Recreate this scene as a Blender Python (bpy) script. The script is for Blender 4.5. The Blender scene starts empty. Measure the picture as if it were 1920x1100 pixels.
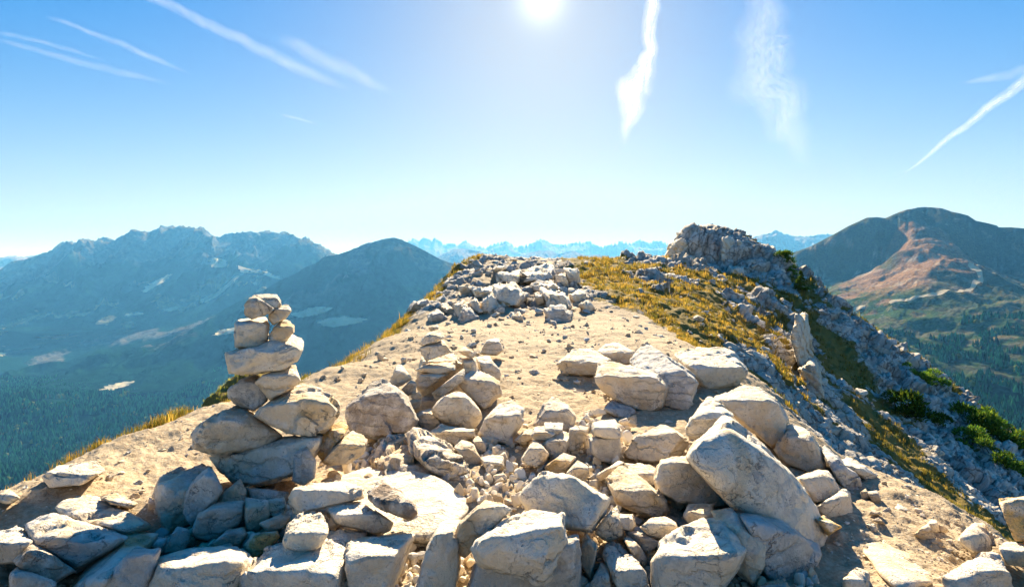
import bpy, bmesh, math, random
import numpy as np
C = bpy.context.scene.collection
scene = bpy.context.scene
rng = np.random.default_rng(7)
R = math.radians
# ------------------------------------------------------------------ camera
F, CU, CV = 1000.0, 960.0, 490.0            # focal length in photo pixels, optical axis column, horizon row
cam_d = bpy.data.cameras.new('camera'); cam = bpy.data.objects.new('camera', cam_d); C.objects.link(cam)
cam.location = (0, 0, 0); cam.rotation_euler = (R(90), 0, 0)
cam_d.sensor_width = 36.0; cam_d.lens = 36.0 * F / 1920.0
cam_d.shift_y = -(550.0 - CV) / 1920.0
cam_d.clip_start = 0.05; cam_d.clip_end = 200000.0
scene.camera = cam
# ------------------------------------------------------------------ sun and sky
SUN_EL, SUN_AZ = 26.2, 3.2                  # degrees above the horizon, degrees right of straight ahead
SUN_STRENGTH, SKY_STRENGTH, EXPOSURE = 4.2, 0.088, 2.14
SKY_SHOULDER, SKY_SAT, SKY_HUE = 0.45, 1.0, 0.503
sd = bpy.data.lights.new('sun', 'SUN'); sun = bpy.data.objects.new('sun', sd); C.objects.link(sun)
sd.energy = SUN_STRENGTH; sd.angle = R(0.5); sd.color = (1.0, 0.86, 0.64)
sun.rotation_euler = (R(90 - SUN_EL), 0, R(180 - SUN_AZ))
sun.location = (0, 0, 50)
w = bpy.data.worlds.new('World'); scene.world = w; w.use_nodes = True
wt = w.node_tree; bg = wt.nodes['Background']; bg.inputs['Strength'].default_value = SKY_STRENGTH
sky = wt.nodes.new('ShaderNodeTexSky'); sky.sky_type = 'NISHITA'; sky.sun_disc = False
sky.sun_elevation = R(SUN_EL); sky.sun_rotation = R(SUN_AZ); sky.altitude = 2000
sky.air_density = 1.0; sky.dust_density = 0.8; sky.ozone_density = 1.5
# soft shoulder on the sky's brightness so that the aureole round the sun stays small
lum = wt.nodes.new('ShaderNodeRGBToBW'); wt.links.new(sky.outputs[0], lum.inputs[0])
dv = wt.nodes.new('ShaderNodeMath'); dv.operation = 'MULTIPLY_ADD'; wt.links.new(lum.outputs[0], dv.inputs[0]); dv.inputs[1].default_value = SKY_SHOULDER; dv.inputs[2].default_value = 1.0
iv = wt.nodes.new('ShaderNodeMath'); iv.operation = 'DIVIDE'; iv.inputs[0].default_value = 1.0; wt.links.new(dv.outputs[0], iv.inputs[1])
scl = wt.nodes.new('ShaderNodeVectorMath'); scl.operation = 'SCALE'; wt.links.new(sky.outputs[0], scl.inputs[0]); wt.links.new(iv.outputs[0], scl.inputs['Scale'])
hsv = wt.nodes.new('ShaderNodeHueSaturation'); hsv.inputs['Hue'].default_value = SKY_HUE; hsv.inputs['Saturation'].default_value = SKY_SAT
satm = wt.nodes.new('ShaderNodeMapRange'); wt.links.new(lum.outputs[0], satm.inputs['Value']); satm.inputs['From Min'].default_value = 2.0; satm.inputs['From Max'].default_value = 9.0
satm.inputs['To Min'].default_value = 1.55; satm.inputs["To Max"].default_value = 0.3; wt.links.new(satm.outputs[0], hsv.inputs['Saturation'])
wt.links.new(scl.outputs[0], hsv.inputs['Color']); wt.links.new(hsv.outputs[0], bg.inputs['Color'])
# bright aureole close round the sun itself
gtc = wt.nodes.new('ShaderNodeTexCoord'); gdt = wt.nodes.new('ShaderNodeVectorMath'); gdt.operation = 'DOT_PRODUCT'; wt.links.new(gtc.outputs['Generated'], gdt.inputs[0])
gdt.inputs[1].default_value = (math.sin(R(SUN_AZ)) * math.cos(R(SUN_EL)), math.cos(R(SUN_AZ)) * math.cos(R(SUN_EL)), math.sin(R(SUN_EL)))
gmx = wt.nodes.new('ShaderNodeMath'); gmx.operation = 'MAXIMUM'; wt.links.new(gdt.outputs['Value'], gmx.inputs[0]); gmx.inputs[1].default_value = 0.0
gpw = wt.nodes.new('ShaderNodeMath'); gpw.operation = 'POWER'; wt.links.new(gmx.outputs[0], gpw.inputs[0]); gpw.inputs[1].default_value = 1500.0
gad = wt.nodes.new('ShaderNodeMix'); gad.data_type = 'RGBA'; gad.blend_type = 'ADD'; gp2 = wt.nodes.new('ShaderNodeMath'); gp2.operation = 'POWER'; wt.links.new(gmx.outputs[0], gp2.inputs[0]); gp2.inputs[1].default_value = 110.0
gsm = wt.nodes.new('ShaderNodeMath'); gsm.operation = 'MULTIPLY_ADD'; wt.links.new(gp2.outputs[0], gsm.inputs[0]); gsm.inputs[1].default_value = 0.10; wt.links.new(gpw.outputs[0], gsm.inputs[2])
tin = wt.nodes.new('ShaderNodeMix'); tin.data_type = 'RGBA'; tin.blend_type = 'MULTIPLY'; tin.inputs[0].default_value = 1.0; wt.links.new(hsv.outputs[0], tin.inputs[6]); tin.inputs[7].default_value = (0.97, 1.0, 0.96, 1)
wt.links.new(gsm.outputs[0], gad.inputs[0]); gad.clamp_factor = False; wt.links.new(tin.outputs[2], gad.inputs[6]); gad.inputs[7].default_value = (1.6, 1.55, 1.5, 1)
wt.links.new(gad.outputs[2], bg.inputs['Color'])
scene.view_settings.view_transform = 'Standard'; scene.view_settings.look = 'None'
scene.view_settings.exposure = EXPOSURE; scene.view_settings.gamma = 1.0
scene.render.engine = 'CYCLES'
cy = scene.cycles
cy.use_denoising = True; cy.max_bounces = 8; cy.diffuse_bounces = 5; cy.transparent_max_bounces = 16
cy.volume_bounces = 0; cy.use_adaptive_sampling = True; cy.adaptive_threshold = 0.01
cy.sample_clamp_indirect = 8.0
# ------------------------------------------------------------------ numeric helpers
def P(u, v, Y): return np.array(((u - CU) / F * Y, Y, (CV - v) / F * Y))
def _hash(ix, iy, iz, seed):
    h = (ix.astype(np.int64) * 374761393 + iy.astype(np.int64) * 668265263 + iz.astype(np.int64) * 2147483647 + seed * 1274126177) & 0xFFFFFFFF
    h = ((h ^ (h >> 13)) * 1274126177) & 0xFFFFFFFF
    return h ^ (h >> 16)
_G = np.array([(1,1,0),(-1,1,0),(1,-1,0),(-1,-1,0),(1,0,1),(-1,0,1),(1,0,-1),(-1,0,-1),(0,1,1),(0,-1,1),(0,1,-1),(0,-1,-1)], dtype=float)
def perlin(p, seed=0):
    p = np.asarray(p, float); i = np.floor(p); f = p - i; i = i.astype(np.int64)
    t = f * f * f * (f * (f * 6 - 15) + 10); out = 0.0
    for dx in (0, 1):
        wx = t[:, 0] if dx else 1 - t[:, 0]
        for dy in (0, 1):
            wy = t[:, 1] if dy else 1 - t[:, 1]
            for dz in (0, 1):
                wz = t[:, 2] if dz else 1 - t[:, 2]
                g = _G[_hash(i[:, 0] + dx, i[:, 1] + dy, i[:, 2] + dz, seed) % 12]
                out = out + wx * wy * wz * (g[:, 0] * (f[:, 0] - dx) + g[:, 1] * (f[:, 1] - dy) + g[:, 2] * (f[:, 2] - dz))
    return out
def fbm(p, octaves=4, seed=0, gain=0.5, ridged=False):
    p = np.asarray(p, float); a, s = 1.0, 0.0
    for o in range(octaves):
        n = perlin(p * 2.03 ** o, seed + o * 17)
        s = s + a * ((1 - 2 * np.abs(n)) if ridged else n); a *= gain
    return s
def cells(p, seed=0):
    """blocky jointed-rock noise: every cell of a Voronoi diagram gets its own height and its own tilted face"""
    p = np.asarray(p, float); base = np.floor(p).astype(np.int64)
    best = np.full(len(p), 1e9); val = np.zeros(len(p)); sec = np.full(len(p), 1e9)
    for dx in (-1, 0, 1):
        for dy in (-1, 0, 1):
            for dz in (-1, 0, 1):
                c = base + (dx, dy, dz)
                h = _hash(c[:, 0], c[:, 1], c[:, 2], seed)
                r = [((h >> s) & 255) / 255.0 for s in (0, 8, 16, 24)]
                h2 = _hash(c[:, 1], c[:, 2], c[:, 0], seed + 5)
                g = [((h2 >> s) & 255) / 127.5 - 1 for s in (0, 8, 16)]
                d = p - (c + np.stack(r[:3], 1)); dd = (d * d).sum(1)
                v = r[3] + 0.55 * (d[:, 0] * g[0] + d[:, 1] * g[1] + d[:, 2] * g[2])
                m = dd < best
                sec = np.where(m, best, np.minimum(sec, dd)); val = np.where(m, v, val); best = np.where(m, dd, best)
    return val, np.sqrt(sec) - np.sqrt(best)
def sstep(a, b, x):
    t = np.clip((x - a) / (b - a), 0, 1); return t * t * (3 - 2 * t)
def tps_fit(xy, z, lam=1e-3):
    n = len(xy); d2 = ((xy[:, None] - xy[None]) ** 2).sum(2)
    K = 0.5 * d2 * np.log(d2 + 1e-12) + lam * np.eye(n)
    Pm = np.c_[np.ones(n), xy]; A = np.zeros((n + 3, n + 3)); A[:n, :n] = K; A[:n, n:] = Pm; A[n:, :n] = Pm.T
    return xy, np.linalg.solve(A, np.r_[z, 0, 0, 0])
def tps_eval(m, x, y):
    xy, wgt = m; s = np.shape(x); x = np.ravel(x); y = np.ravel(y); out = np.empty(len(x))
    for i in range(0, len(x), 40000):
        q = np.c_[x[i:i + 40000], y[i:i + 40000]]
        d2 = ((q[:, None] - xy[None]) ** 2).sum(2)
        out[i:i + 40000] = (0.5 * d2 * np.log(d2 + 1e-12)) @ wgt[:len(xy)] + wgt[-3] + q @ wgt[-2:]
    return out.reshape(s)
# ------------------------------------------------------------------ mesh helpers
def mesh_obj(name, V, Fc, mat, parent=None, smooth=True, attrs=None, loc=None):
    """Fc: (n,3) or (n,4) int array"""
    me = bpy.data.meshes.new(name); V = np.asarray(V, np.float32)
    if loc is not None: V = V - np.asarray(loc, np.float32)
    Fc = np.asarray(Fc, np.int32); n, k = Fc.shape
    me.vertices.add(len(V)); me.vertices.foreach_set('co', V.ravel())
    me.loops.add(n * k); me.loops.foreach_set('vertex_index', Fc.ravel())
    me.polygons.add(n); me.polygons.foreach_set('loop_start', np.arange(0, n * k, k, dtype=np.int32))
    me.polygons.foreach_set('loop_total', np.full(n, k, np.int32))
    me.polygons.foreach_set('use_smooth', np.full(n, smooth, bool))
    for an, av in (attrs or {}).items():
        av = np.asarray(av, np.float32)
        if av.ndim == 1:
            at = me.attributes.new(an, 'FLOAT', 'POINT'); at.data.foreach_set('value', av)
        else:
            at = me.attributes.new(an, 'FLOAT_COLOR', 'POINT')
            at.data.foreach_set('color', np.c_[av, np.ones(len(av), np.float32)].astype(np.float32).ravel())
    me.update(calc_edges=True); me.validate(verbose=False)
    if mat: me.materials.append(mat)
    o = bpy.data.objects.new(name, me); C.objects.link(o)
    if loc is not None: o.location = loc
    if parent: o.parent = parent
    return o
def grid_faces(nr, nc):
    a = np.arange(nr * nc).reshape(nr, nc)
    return np.stack([a[:-1, :-1], a[:-1, 1:], a[1:, 1:], a[1:, :-1]], -1).reshape(-1, 4)
def tag(o, label=None, cat=None, group=None, kind=None):
    if label: o['label'] = label
    if cat: o['category'] = cat
    if group: o['group'] = group
    if kind: o['kind'] = kind
    return o
def empty(name, loc):
    o = bpy.data.objects.new(name, None); C.objects.link(o); o.location = loc; o.empty_display_size = 0.1; return o
_ico = {}
def ico(level):
    if level not in _ico:
        bm = bmesh.new(); bmesh.ops.create_icosphere(bm, subdivisions=level, radius=1.0)
        bm.verts.ensure_lookup_table()
        _ico[level] = (np.array([v.co[:] for v in bm.verts]), np.array([[v.index for v in f.verts] for f in bm.faces]))
        bm.free()
    return _ico[level]
# ------------------------------------------------------------------ materials
class N:
    """tiny node-building helper"""
    def __init__(s, name):
        s.m = bpy.data.materials.new(name); s.m.use_nodes = True; s.t = s.m.node_tree; s.t.nodes.clear()
        s.out = s.n('OutputMaterial')
    def n(s, typ, **kw):
        x = s.t.nodes.new('ShaderNode' + typ)
        for k, v in kw.items(): setattr(x, k, v)
        return x
    def l(s, a, b): s.t.links.new(a, b)
    def set(s, node, **kw):
        for k, v in kw.items():
            i = node.inputs[k.replace('_', ' ')]
            if hasattr(v, 'is_output'): s.l(v, i)
            else: i.default_value = v
        return node
    def noise(s, vec, scale, detail=4, rough=0.55, dist=0.0):
        x = s.n('TexNoise'); s.l(vec, x.inputs['Vector']); x.inputs['Scale'].default_value = scale
        x.inputs['Detail'].default_value = detail; x.inputs['Roughness'].default_value = rough; x.inputs['Distortion'].default_value = dist
        return x.outputs['Fac']
    def voro(s, vec, scale, feature='F1', out='Distance', rnd=1.0):
        x = s.n('TexVoronoi', feature=feature); s.l(vec, x.inputs['Vector']); x.inputs['Scale'].default_value = scale
        x.inputs['Randomness'].default_value = rnd
        return x.outputs[out]
    def ramp(s, fac, stops):
        x = s.n('ValToRGB'); cr = x.color_ramp
        while len(cr.elements) < len(stops): cr.elements.new(0.5)
        for e, (p, c) in zip(cr.elements, stops):
            e.position = p; e.color = (c, c, c, 1) if isinstance(c, (int, float)) else (*c, 1)
        s.l(fac, x.inputs[0]); return x.outputs[0]
    def math(s, op, a, b=None, c=None, clamp=False):
        x = s.n('Math', operation=op, use_clamp=clamp)
        for i, q in enumerate((a, b, c)):
            if q is None: continue
            if hasattr(q, 'is_output'): s.l(q, x.inputs[i])
            else: x.inputs[i].default_value = q
        return x.outputs[0]
    def mix(s, fac, a, b, blend='MIX'):
        x = s.n('Mix', data_type='RGBA', blend_type=blend)
        for i, q in ((0, fac), (6, a), (7, b)):
            if hasattr(q, 'is_output'): s.l(q, x.inputs[i])
            else: x.inputs[i].default_value = q if i == 0 else (*q, 1)
        return x.outputs[2]
    def attr(s, name, out='Fac'):
        return s.n('Attribute', attribute_name=name).outputs[out]
    def bump(s, h, strength, dist, nrm=None):
        x = s.n('Bump'); s.l(h, x.inputs['Height']); x.inputs['Strength'].default_value = strength; x.inputs['Distance'].default_value = dist
        if nrm is not None: s.l(nrm, x.inputs['Normal'])
        return x.outputs[0]
    def diffuse(s, col, nrm=None, rough=0.9, spec=0.2):
        b = s.n('BsdfPrincipled'); s.l(col, b.inputs['Base Color']) if hasattr(col, 'is_output') else setattr(b.inputs['Base Color'], 'default_value', (*col, 1))
        b.inputs['Roughness'].default_value = rough; b.inputs['Specular IOR Level'].default_value = spec
        if nrm is not None: s.l(nrm, b.inputs['Normal'])
        return b.outputs[0]
    def done(s, sh):
        s.l(sh, s.out.inputs['Surface']); return s.m
def limestone(name='limestone', local=True):
    k = N(name)
    if local:
        tc = k.n('TexCoord').outputs['Object']; oi = k.n('ObjectInfo')
        off = k.n('Combine' + 'XYZ'); r100 = k.math('MULTIPLY', oi.outputs['Random'], 90.0)
        for i in range(3): k.l(r100, off.inputs[i])
        va = k.n('VectorMath', operation='ADD'); k.l(tc, va.inputs[0]); k.l(off.outputs[0], va.inputs[1]); vec = va.outputs[0]
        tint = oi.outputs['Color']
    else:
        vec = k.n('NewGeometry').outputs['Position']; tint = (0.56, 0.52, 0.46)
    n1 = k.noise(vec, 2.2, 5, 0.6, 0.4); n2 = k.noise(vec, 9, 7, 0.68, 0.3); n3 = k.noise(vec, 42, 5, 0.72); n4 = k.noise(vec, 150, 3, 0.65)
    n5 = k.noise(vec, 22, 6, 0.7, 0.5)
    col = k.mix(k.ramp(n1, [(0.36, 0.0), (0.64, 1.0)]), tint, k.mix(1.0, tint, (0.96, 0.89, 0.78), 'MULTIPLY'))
    col = k.mix(k.math('MULTIPLY', k.ramp(n2, [(0.47, 0.0), (0.62, 1.0)]), 0.8), col, (0.82, 0.76, 0.66))
    vr = k.math('FRACT', k.math('MULTIPLY', oi.outputs['Random'], 7.31)) if local else 0.5
    vl = k.math('FRACT', k.math('MULTIPLY', oi.outputs['Random'], 3.77)) if local else 0.5
    # ochre staining
    st = k.noise(vec, 2.7, 4, 0.55, 1.2)
    col = k.mix(k.math('MULTIPLY', k.ramp(st, [(0.53, 0.0), (0.68, 1.0)]), k.math('MULTIPLY', vr, 0.95)), col, (0.58, 0.38, 0.15))
    # grey lichen film in patches, broken by fine grain
    li = k.math('MULTIPLY', k.ramp(k.noise(vec, 3.6, 5, 0.7, 0.8), [(0.47, 0.0), (0.60, 1.0)]), k.ramp(n5, [(0.46, 0.0), (0.56, 1.0)]))
    col = k.mix(k.math('MULTIPLY', li, k.math('MULTIPLY', vl, 0.6)), col, (0.24, 0.24, 0.25))
    fi = k.math('MULTIPLY', k.ramp(n3, [(0.54, 0.0), (0.63, 1.0)]), k.ramp(n1, [(0.40, 0.25), (0.6, 1.0)]))
    col = k.mix(k.math('MULTIPLY', fi, 0.30), col, (0.33, 0.27, 0.23))
    wv0 = k.n('TexWave', wave_type='BANDS', bands_direction='Z'); k.l(vec, wv0.inputs['Vector']); k.set(wv0, Scale=4.5, Distortion=7.0, Detail=5.0, Detail_Scale=1.6, Detail_Roughness=0.62)
    bed = k.math('MULTIPLY', k.ramp(wv0.outputs['Fac'], [(0.0, 1.0), (0.16, 0.0)]), k.ramp(k.noise(vec, 2.0, 3), [(0.46, 0.0), (0.6, 1.0)]))
    col = k.mix(k.math('MULTIPLY', bed, 0.32), col, (0.24, 0.20, 0.15))
    # dark pits and specks
    nz0 = k.n('TexNoise'); k.l(vec, nz0.inputs['Vector']); nz0.inputs['Scale'].default_value = 14; nz0.inputs['Detail'].default_value = 4
    pv_ = k.n('VectorMath', operation='ADD'); ns_ = k.n('VectorMath', operation='SCALE'); k.l(nz0.outputs['Color'], ns_.inputs[0]); ns_.inputs['Scale'].default_value = 0.06; k.l(vec, pv_.inputs[0]); k.l(ns_.outputs[0], pv_.inputs[1])
    pit = k.ramp(k.voro(pv_.outputs[0], 75), [(0.10, 1.0), (0.30, 0.0)])
    pit = k.math('MULTIPLY', pit, k.ramp(n2, [(0.50, 0.0), (0.60, 1.0)]))
    col = k.mix(k.math('MULTIPLY', pit, 0.45), col, (0.13, 0.11, 0.09))
    # hairline joints
    wv = k.n('VectorMath', operation='ADD'); nz = k.n('TexNoise'); k.l(vec, nz.inputs['Vector']); nz.inputs['Scale'].default_value = 3.0; nz.inputs['Detail'].default_value = 6; nz.inputs['Roughness'].default_value = 0.62
    sc = k.n('VectorMath', operation='SCALE'); k.l(nz.outputs['Color'], sc.inputs[0]); sc.inputs['Scale'].default_value = 0.5
    k.l(vec, wv.inputs[0]); k.l(sc.outputs[0], wv.inputs[1])
    ed = k.voro(wv.outputs[0], 5.0, 'DISTANCE_TO_EDGE')
    cr = k.math('MULTIPLY', k.ramp(ed, [(0.0, 1.0), (0.016, 0.0)]), k.ramp(k.noise(vec, 3.4, 3), [(0.47, 0.0), (0.60, 1.0)]))
    col = k.mix(k.math('MULTIPLY', cr, 0.6), col, (0.13, 0.11, 0.09))
    h = k.math('ADD', k.math('MULTIPLY', n3, 0.5), k.math('MULTIPLY', n2, 1.3)); h = k.math('ADD', h, k.math('MULTIPLY', n5, 0.9))
    h = k.math('ADD', h, k.math('MULTIPLY', n4, 0.18)); h = k.math('SUBTRACT', h, k.math('MULTIPLY', pit, 0.30)); h = k.math('SUBTRACT', h, k.math('MULTIPLY', cr, 0.6)); h = k.math('SUBTRACT', h, k.math('MULTIPLY', bed, 0.5))
    return k.done(k.diffuse(col, k.bump(h, 0.9, 0.028), 0.9, 0.2))
M_ROCK = limestone()
def ground_material():
    k = N('ridge_ground'); vec = k.n('NewGeometry').outputs['Position']
    n1 = k.noise(vec, 0.9, 4, 0.6); n2 = k.noise(vec, 6, 6, 0.65); n3 = k.noise(vec, 38, 5, 0.7); n4 = k.noise(vec, 1.7, 6, 0.7, 0.5)
    dirt = k.mix(k.ramp(n1, [(0.35, 0.0), (0.65, 1.0)]), (0.42, 0.315, 0.195), (0.33, 0.245, 0.15))
    dirt = k.mix(k.ramp(n3, [(0.40, 0.0), (0.62, 1.0)]), dirt, (0.48, 0.395, 0.275))
    dirt = k.mix(k.math('MULTIPLY', k.ramp(n2, [(0.52, 0.0), (0.66, 1.0)]), 0.45), dirt, (0.19, 0.13, 0.075))
    rock = k.mix(k.ramp(n4, [(0.38, 0.0), (0.62, 1.0)]), (0.66, 0.60, 0.50), (0.50, 0.45, 0.38))
    rock = k.mix(k.math('MULTIPLY', k.ramp(n2, [(0.46, 0.0), (0.66, 1.0)]), 0.7), rock, (0.72, 0.67, 0.58))
    rock = k.mix(k.math('MULTIPLY', k.ramp(n3, [(0.5, 0.0), (0.65, 1.0)]), 0.45), rock, (0.26, 0.23, 0.19))
    ck = k.math('MULTIPLY', k.ramp(k.attr('crack'), [(0.0, 1.0), (0.16, 0.0)]), k.ramp(n3, [(0.3, 0.5), (0.6, 1.0)]))
    rock = k.mix(k.math('MULTIPLY', ck, 0.65), rock, (0.14, 0.12, 0.09))
    wq = k.n('VectorMath', operation='ADD'); wn = k.n('TexNoise'); k.l(vec, wn.inputs['Vector']); wn.inputs['Scale'].default_value = 1.4; wn.inputs['Detail'].default_value = 6
    wsc = k.n('VectorMath', operation='SCALE'); k.l(wn.outputs['Color'], wsc.inputs[0]); wsc.inputs['Scale'].default_value = 0.9; k.l(vec, wq.inputs[0]); k.l(wsc.outputs[0], wq.inputs[1])
    ed = k.ramp(k.voro(wq.outputs[0], 2.3, 'DISTANCE_TO_EDGE'), [(0.0, 1.0), (0.05, 0.0)])
    rock = k.mix(k.math('MULTIPLY', ed, 0.5), rock, (0.16, 0.14, 0.11))
    och = k.noise(vec, 0.8, 5, 0.65, 0.8); rock = k.mix(k.math('MULTIPLY', k.ramp(och, [(0.5, 0.0), (0.66, 1.0)]), 0.5), rock, (0.46, 0.36, 0.22))
    gr = k.mix(n2, (0.24, 0.165, 0.04), (0.10, 0.075, 0.025))
    gr = k.mix(k.math('MULTIPLY', k.ramp(n3, [(0.4, 0.0), (0.6, 1.0)]), 0.6), gr, (0.30, 0.22, 0.06))
    am = k.math('ADD', k.attr('grass'), k.math('MULTIPLY', k.math('SUBTRACT', n2, 0.5), 0.9))
    col = k.mix(k.ramp(k.attr('rock'), [(0.35, 0.0), (0.6, 1.0)]), dirt, rock)
    col = k.mix(k.ramp(am, [(0.44, 0.0), (0.56, 1.0)]), col, gr)
    h = k.math('ADD', k.math('MULTIPLY', n2, 1.0), k.math('MULTIPLY', n3, 0.5)); h = k.math('ADD', h, k.math('MULTIPLY', k.noise(vec, 130, 3), 0.2))
    return k.done(k.diffuse(col, k.bump(h, 0.8, 0.035, k.bump(k.math('SUBTRACT', 1.0, k.math('MULTIPLY', ed, k.ramp(k.attr('rock'), [(0.35, 0.0), (0.6, 1.0)]))), 0.8, 0.10)), 0.95, 0.1))
M_GROUND = ground_material()
def far_material(name, grain, amp):
    k = N(name); vec = k.n('NewGeometry').outputs['Position']
    col = k.attr('col', 'Color')
    n = k.noise(vec, grain, 4, 0.65); n2 = k.noise(vec, grain * 0.17, 5, 0.6)
    col = k.mix(k.ramp(n, [(0.36, 0.0), (0.66, 1.0)]), k.mix(1.0, col, (0.55, 0.55, 0.55), 'MULTIPLY'), k.mix(1.0, col, (1.45, 1.4, 1.3), 'MULTIPLY'))
    col = k.mix(k.math('MULTIPLY', n2, 0.4), col, k.mix(1.0, col, (0.6, 0.62, 0.6), 'MULTIPLY'))
    return k.done(k.diffuse(col, k.bump(k.math('ADD', n, k.math('MULTIPLY', n2, 3.0)), 0.8, amp), 1.0, 0.0))
M_VALLEY = far_material('forested_slope', 1 / 14.0, 12.0)
M_MOUNT = far_material('mountain_ground', 1 / 40.0, 25.0)
M_RIGHT = far_material('heath_slope', 1 / 7.0, 4.0)
def leaf_material(name, trans=0.35, soft=False):
    k = N(name); col = k.attr('col', 'Color')
    d = k.n('BsdfDiffuse'); k.l(col, d.inputs[0]); t = k.n('BsdfTranslucent'); k.l(k.mix(1.0, col, (1.25, 1.2, 0.8), 'MULTIPLY'), t.inputs[0])
    m = k.n('MixShader'); m.inputs[0].default_value = trans; k.l(d.outputs[0], m.inputs[1]); k.l(t.outputs[0], m.inputs[2])
    return k.done(m.outputs[0])
M_GRASS = leaf_material('dry_grass', 0.45)
M_NEEDLE = leaf_material('pine_needles', 0.25)
M_TREES = leaf_material('forest_crowns', 0.15)
def plain(name, a, b, scale):
    k = N(name); vec = k.n('NewGeometry').outputs['Position']; n = k.noise(vec, scale, 5, 0.65)
    return k.done(k.diffuse(k.mix(n, a, b), k.bump(n, 0.4, 0.3 / scale), 0.95, 0.1))
M_MEADOW = plain('dry_meadow', (0.40, 0.36, 0.22), (0.28, 0.26, 0.15), 0.02)
M_MEADOW_PALE_LIT = plain('pale_sunlit_meadow', (0.52, 0.46, 0.31), (0.40, 0.36, 0.23), 0.02)  # meadow colour brightened to stand in for sunlight on shaded slopes
M_ROAD = plain('gravel_track', (0.52, 0.42, 0.27), (0.42, 0.33, 0.2), 0.05)
M_BARK = plain('bark', (0.12, 0.08, 0.05), (0.06, 0.045, 0.03), 20)
# ================================================================== THE RIDGE (near terrain)
ground_z = np.array([(-3,-1.4),(0.5,-1.16),(1.8,-1.15),(2.2,-1.17),(2.85,-1.21),(3.35,-1.23),(4,-1.26),(4.6,-1.28),(6,-1.30),(8,-1.31),(11,-1.31),(14,-1.12),(18,-0.72),(22,-0.22),(25,0.12),(28,0.05),(32,-0.9),(38,-4)])
cp = []
for Y in (-3, 0.5, 2.2, 3.35, 4.6, 6, 8, 11, 14, 18, 22, 25, 28, 32, 38):
    for x in (-1.8, -0.8, 0.3, 1.4):
        cp.append((x, Y, np.interp(Y, ground_z[:, 0], ground_z[:, 1]) - (0.06 if abs(x) > 1.5 and Y < 12 else 0)))
left_rim = [(0,926,3.0),(200,836,3.8),(370,766,4.8),(600,694,6.5),(700,645,8.8),(780,585,14.0),(850,520,20.0),(900,490,23.5)]
for u, v, Y in left_rim:
    x, y, z = P(u, v, Y); cp.append((x, y, z)); cp.append((x - 0.9, y + .1, z - 0.75)); cp.append((x - 3.5, y + .5, z - 4.0)); cp.append((x - 12, y + 2, z - 13))
cp += [(-3.1, 1.5, -1.35), (-4.0, 1.5, -2.1), (-7, 1.0, -5.3), (-3.2, -1.5, -1.35), (-15, 0, -13), (-16, 28, -16), (-3.2, 27, -0.6), (-6, 30, -4.5), (-14, 40, -14)]
for u, v, Y in [(1640,885,3.4),(1800,955,3.1),(1880,1015,2.9),(1990,1085,2.6),(1480,790,4.8),(1400,702,6.4)]:
    x, y, z = P(u, v, Y); cp.append((x, y, z)); cp.append((x + 0.9, y, z - 0.85)); cp.append((x + 2.4, y - .3, z - 3.0))
cp.append(tuple(P(1290, 646, 8.5)))
flank = [(1200,575,14),(1130,520,20),(1250,600,13),(1300,640,11),(1350,680,9.5),(1200,492,25),(1120,492,24),(1300,497,28),(1300,545,20),(1400,650,13),(1400,570,22),
  (1350,600,16),(1450,690,13),(1450,620,20),(1500,700,17),(1500,800,11),(1560,850,10.5),(1600,700,22),(1600,800,15),(1650,880,11),(1700,800,19),(1750,930,12),(1800,900,16),
  (1850,1000,11),(1900,950,16),(1240,490,29),(1280,446,33),(1340,434,35),(1400,444,35),(1450,474,34),(1330,490,31),(1400,510,30),(1450,540,27)]
cp += [tuple(P(*q)) for q in flank]
crest = [(1480,492,34),(1560,560,31),(1680,650,28),(1790,725,26),(1920,832,24),(2060,930,22),(2250,1060,20)]
for q in crest + [(1240,490,31),(1340,434,36.5),(1400,444,36.5),(1200,500,29)]:
    x, y, z = P(*q); d = np.array((x, y)) / math.hypot(x, y)
    if q in crest: cp.append((x, y, z))
    cp.append((x + d[0] * 3, y + d[1] * 3, z - 2.0)); cp.append((x + d[0] * 14, y + d[1] * 14, z - 15))
cp += [(6, 4, -4.9), (8.5, 6.5, -7.0), (5, 1.5, -4.4), (13, 6, -10.5), (20, 8, -14), (12, -1, -10), (3.0, -2.5, -1.4)]
cp += [(x_, y_, -1.2 - 0.004 * x_ * x_) for x_ in (-8, -4, 0, 4, 8) for y_ in (-6, -10, -16, -26)]    # broad unseen plateau added behind the photographer to bounce sun onto rock fronts
cp = np.array(cp, float)
TPS = tps_fit(cp[:, :2], cp[:, 2], 2e-3)
KNOLL = max(0.0, float(P(390, 749, 11.4)[2] - tps_eval(TPS, np.array([-6.5]), np.array([11.2]))[0]))
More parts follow.
